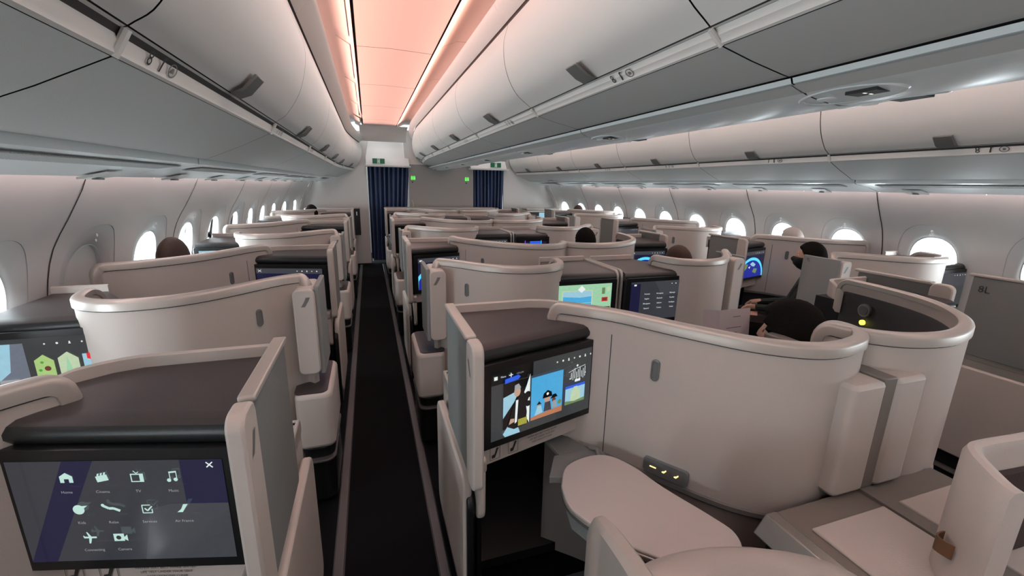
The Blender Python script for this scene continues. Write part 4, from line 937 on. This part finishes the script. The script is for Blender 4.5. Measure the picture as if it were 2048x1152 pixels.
# ------------------------------------------------------------------ passengers
M_skin = mat('skin_light', (.50, .30, .22), .55, var=.05); M_skind = mat('skin_dark', (.12, .05, .03), .5, var=.05)
M_hairb = mat('hair_black', (.010, .008, .007), .9, bump=1, scale=120, var=.4, spec=.1); M_hairbr = mat('hair_brown', (.045, .020, .012), .7, bump=1, scale=220, var=.3)
M_hairg = mat('hair_grey', (.34, .29, .26), .6, bump=1, scale=200, var=.3)
M_clothg = mat('jacket_dark_green', (.012, .020, .015), .85, bump=.6, scale=120); M_clothn = mat('clothes_navy', (.02, .022, .035), .85, bump=.6, scale=120)
M_trous = mat('trousers_dark', (.018, .010, .008), .85, bump=.6, scale=120); M_mask = mat('mask_black', (.006, .006, .007), .8)
def person(label, hx, hy, top, yaw, hair, skin, cloth, mask=False, bald=0, long_hair=False, tilt=0):
    """seated passenger; (hx, hy, top) is the crown of the head"""
    me = bpy.data.meshes.new('person'); V = []; E_ = []; Rr = []
    def v(x, y, z, r): V.append((x, y, z)); Rr.append(r); return len(V)-1
    def chain(a, *ids):
        for b in ids: E_.append((a, b)); a = b
    dz = top-1.18
    hip = v(0, .10, .52, .15); b1 = v(0, .05, .66+dz*.4, .14); ch = v(0, 0, .84+dz, .15); nk = v(0, -.005, .955+dz, .055); hd = v(0, .01, 1.02+dz, .05)
    chain(hip, b1, ch, nk, hd)
    for s in (-1, 1):
        th = v(s*.10, .18, .51, .095); kn = v(s*.13, .52, .50, .062); an = v(s*.13, .56, .14, .042); ft = v(s*.13, .68, .09, .035); chain(hip, th, kn, an, ft)
        sh = v(s*.155, 0, .885+dz, .062); el = v(s*.20, .10, .65+dz*.6, .045); wr = v(s*.12, .32, .62, .026); pl = v(s*.10, .37, .615, .030); chain(ch, sh, el, wr, pl)
        for i in range(4):
            k1 = v(s*(.125-.017*i), .415+.004*(i in (1, 2)), .60, .009); k2 = v(s*(.125-.017*i), .44, .575, .008); chain(pl, k1, k2)
        t1 = v(s*.072, .385, .60, .010); t2 = v(s*.062, .405, .58, .008); chain(pl, t1, t2)
    me.from_pydata(V, E_, []); o = bpy.data.objects.new('tmp', me); COL.objects.link(o)
    sk = o.modifiers.new('s', 'SKIN'); 
    for i, r in enumerate(Rr): o.data.skin_vertices[0].data[i].radius = (r, r*(.72 if i in (1, 2) else 1))
    o.data.skin_vertices[0].data[0].use_root = True
    su = o.modifiers.new('u', 'SUBSURF'); su.levels = su.render_levels = 1
    dg = bpy.context.evaluated_depsgraph_get(); m2 = bpy.data.meshes.new_from_object(o.evaluated_get(dg)); bpy.data.objects.remove(o)
    mb = MB(); hc = Vector((0, .02, 1.075+dz))
    fs = [tuple(p.vertices) for p in m2.polygons]; vs = [tuple(q.co) for q in m2.vertices]
    for p in m2.polygons:
        c = p.center; mt = skin if (c.z > .965+dz and abs(c.x) < .1) or (c.y > .325 and c.z > .56 and abs(c.x) < .155 and c.y < .48 and c.z > .565) else (M_trous if c.z < .585 and c.y > .0 else cloth)
        mb.m(mt)
    mb.v = vs; mb.f = [list(f) for f in fs]
    for p in m2.polygons:
        c = p.center; mt = skin if (c.z > .965+dz and abs(c.x) < .1) or (c.y > .335 and abs(c.x) < .15 and c.y < .47 and c.z > .565) else (M_trous if c.z < .59 and c.y > .0 else cloth)
        mb.mi.append(mb.m(mt))
    # head: lofted egg with nose, brow, chin and ears
    def hp(th_, ph):     # th_ polar from top, ph azimuth (0 = face)
        x = .075*math.sin(th_)*math.sin(ph); y = .095*math.sin(th_)*math.cos(ph); z = .115*math.cos(th_)
        if z < 0: x *= 1+.25*z/.115; y *= 1+.10*z/.115*(1 if y < 0 else -.4)
        f = math.exp(-(ph/.17)**2); y += .018*f*math.exp(-((z+.018)/.020)**2)+.010*f*math.exp(-((z-.005)/.03)**2)
        f2 = math.exp(-(ph/.35)**2); y += .006*f2*math.exp(-((z+.062)/.010)**2)+.006*f2*math.exp(-((z+.095)/.014)**2)
        for q in (-.38, .38): y -= .009*math.exp(-((ph-q)/.16)**2)*math.exp(-((z-.012)/.014)**2)
        return hc+Vector((x, y, z))
    rows = [[hp(PI*(i+.02)/20.04, (j/28*2-1)*PI) for j in range(28)] for i in range(21)]
    mb.grid(rows, skin, True, True)
    for s in (-1, 1):
        mb.grid([[hc+Vector((s*(.072+.014*q), -.004+.016*math.cos(a*PI/6)*(1-.3*q), -.005+.030*math.sin(a*PI/6)*(1-.3*q))) for a in range(12)] for q in (0, 1, .5)], skin, True, True)
        mb.disc(hc+Vector((s*.030, .082, .012)), .008, (0, 1, 0), .003, 10, M_white); mb.disc(hc+Vector((s*.030, .085, .012)), .004, (0, 1, 0), .002, 8, M_black)
    mb.grid([[hc+Vector((.024*math.cos(a*PI/6), .093+.002*q, -.062+.006*math.sin(a*PI/6))) for a in range(12)] for q in (0, 1)], mat('lips', (.30, .10, .09), .5), True, True)
    body = mb.build('person', skin); tag(body, label, 'person')
    hb = MB(); rows = []
    for i in range(15):
        th_ = PI*.66*(i+.02)/14; r = []
        for j in range(32):
            ph = (j/32*2-1)*PI; a = abs(ph); lim = 1.02 if a < .9 else (1.3 if a < 1.5 else 2.0)
            lim = .95+(min(1, max(0, (a-.7)/1.1)))*1.15
            t2 = min(th_, lim); p = hp(t2, ph); d_ = (p-hc).normalized(); th_k = (.016 if hair is not M_hairb or not long_hair else .040)
            th_k *= (1+.18*math.sin(5*ph+4*th_)*math.sin(9*th_+2*ph)*math.sin(th_)*(1 if long_hair else .5)); r.append(p+d_*th_k*(1 if th_ < lim else .25))
        rows.append(r)
    if long_hair:
        for q in range(5):
            r = []
            for j in range(32):
                ph = (j/32*2-1)*PI; a = abs(ph); w_ = 1 if a > 1.0 else 0
                b_ = rows[-1][j]; r.append(Vector((b_.x*(1.03 if w_ else 1), b_.y-(.004 if w_ else 0), b_.z-(.035+.008*math.sin(5*ph))*w_)))
            rows.append(r)
    hb.grid([[tuple(p) for p in r] for r in rows], None, True, True); hb.build('hair', hair, body)
    if mask:
        kb = MB(); rows = []
        for i in range(8):
            z = .002-.107*i/7; r = []
            for j in range(15):
                ph = (j/14*2-1)*1.15; th_ = math.acos(max(-1, min(1, z/.115))); p = hp(th_, ph); d_ = Vector((math.sin(ph), math.cos(ph), 0)); bul = .008+.016*math.cos(ph)*math.sin(PI*i/7)
                r.append(tuple(p+d_*bul))
            rows.append(r)
        kb.grid(rows); k_ = kb.build('face_mask', M_mask, body); so = k_.modifiers.new('t', 'SOLIDIFY'); so.thickness = .002
        kb = MB()
        for s in (-1, 1): kb.tube([hc+Vector((s*.068, .045, -.03)), hc+Vector((s*.078, .012, .0)), hc+Vector((s*.078, .0, .03))], .0015, 6)
        kb.build('ear_loop', M_mask, body)
    # move so that the crown is at (hx, hy, top)
    q = Matrix.Rotation(yaw, 4, 'Z'); body.matrix_world = Matrix.Translation((hx, hy, 0)) @ q @ Matrix.Translation((0, -.02, 0))
    return body
    return body
person('passenger in dark green jacket and black face mask looking ahead beside the grey door', 1.96, 2.44, 1.165, .60, M_hairb, M_skin, M_clothg, mask=True)
person('passenger with thick black hair seated behind the menu card in the near centre pair', .15, 1.14, 1.13, .35, M_hairb, M_skin, M_clothn, long_hair=True)

pb = person('passenger with short brown hair, head above the shell in front of the left windows', -2.43, 2.84, 1.235, 0, M_hairbr, M_skin, M_clothn)
pb.scale = (.84, 1, 1)
person('passenger whose dark hair shows above the far shell by the left windows', -2.2, 7.15, 1.21, .1, M_hairb, M_skind, M_clothn)
person('passenger whose dark head shows over the far centre shell nearest the left aisle', -.55, 6.60, 1.12, 0, M_hairb, M_skind, M_clothn)
person('dark-haired passenger in the centre pair, head beside the bright globe monitor', .46, 3.42, 1.20, .1, M_hairb, M_skind, M_clothn)
person('passenger whose brown hair just shows behind the languages monitor shell', .70, 2.47, 1.165, 0, M_hairbr, M_skind, M_clothn)
person('grey-haired passenger by the right windows in line with the masked passenger', 2.50, 3.06, 1.215, .1, M_hairg, M_skin, M_clothn)
person('passenger whose brown hair shows by the far right windows', 2.3, 7.2, 1.22, 0, M_hairbr, M_skin, M_clothn)
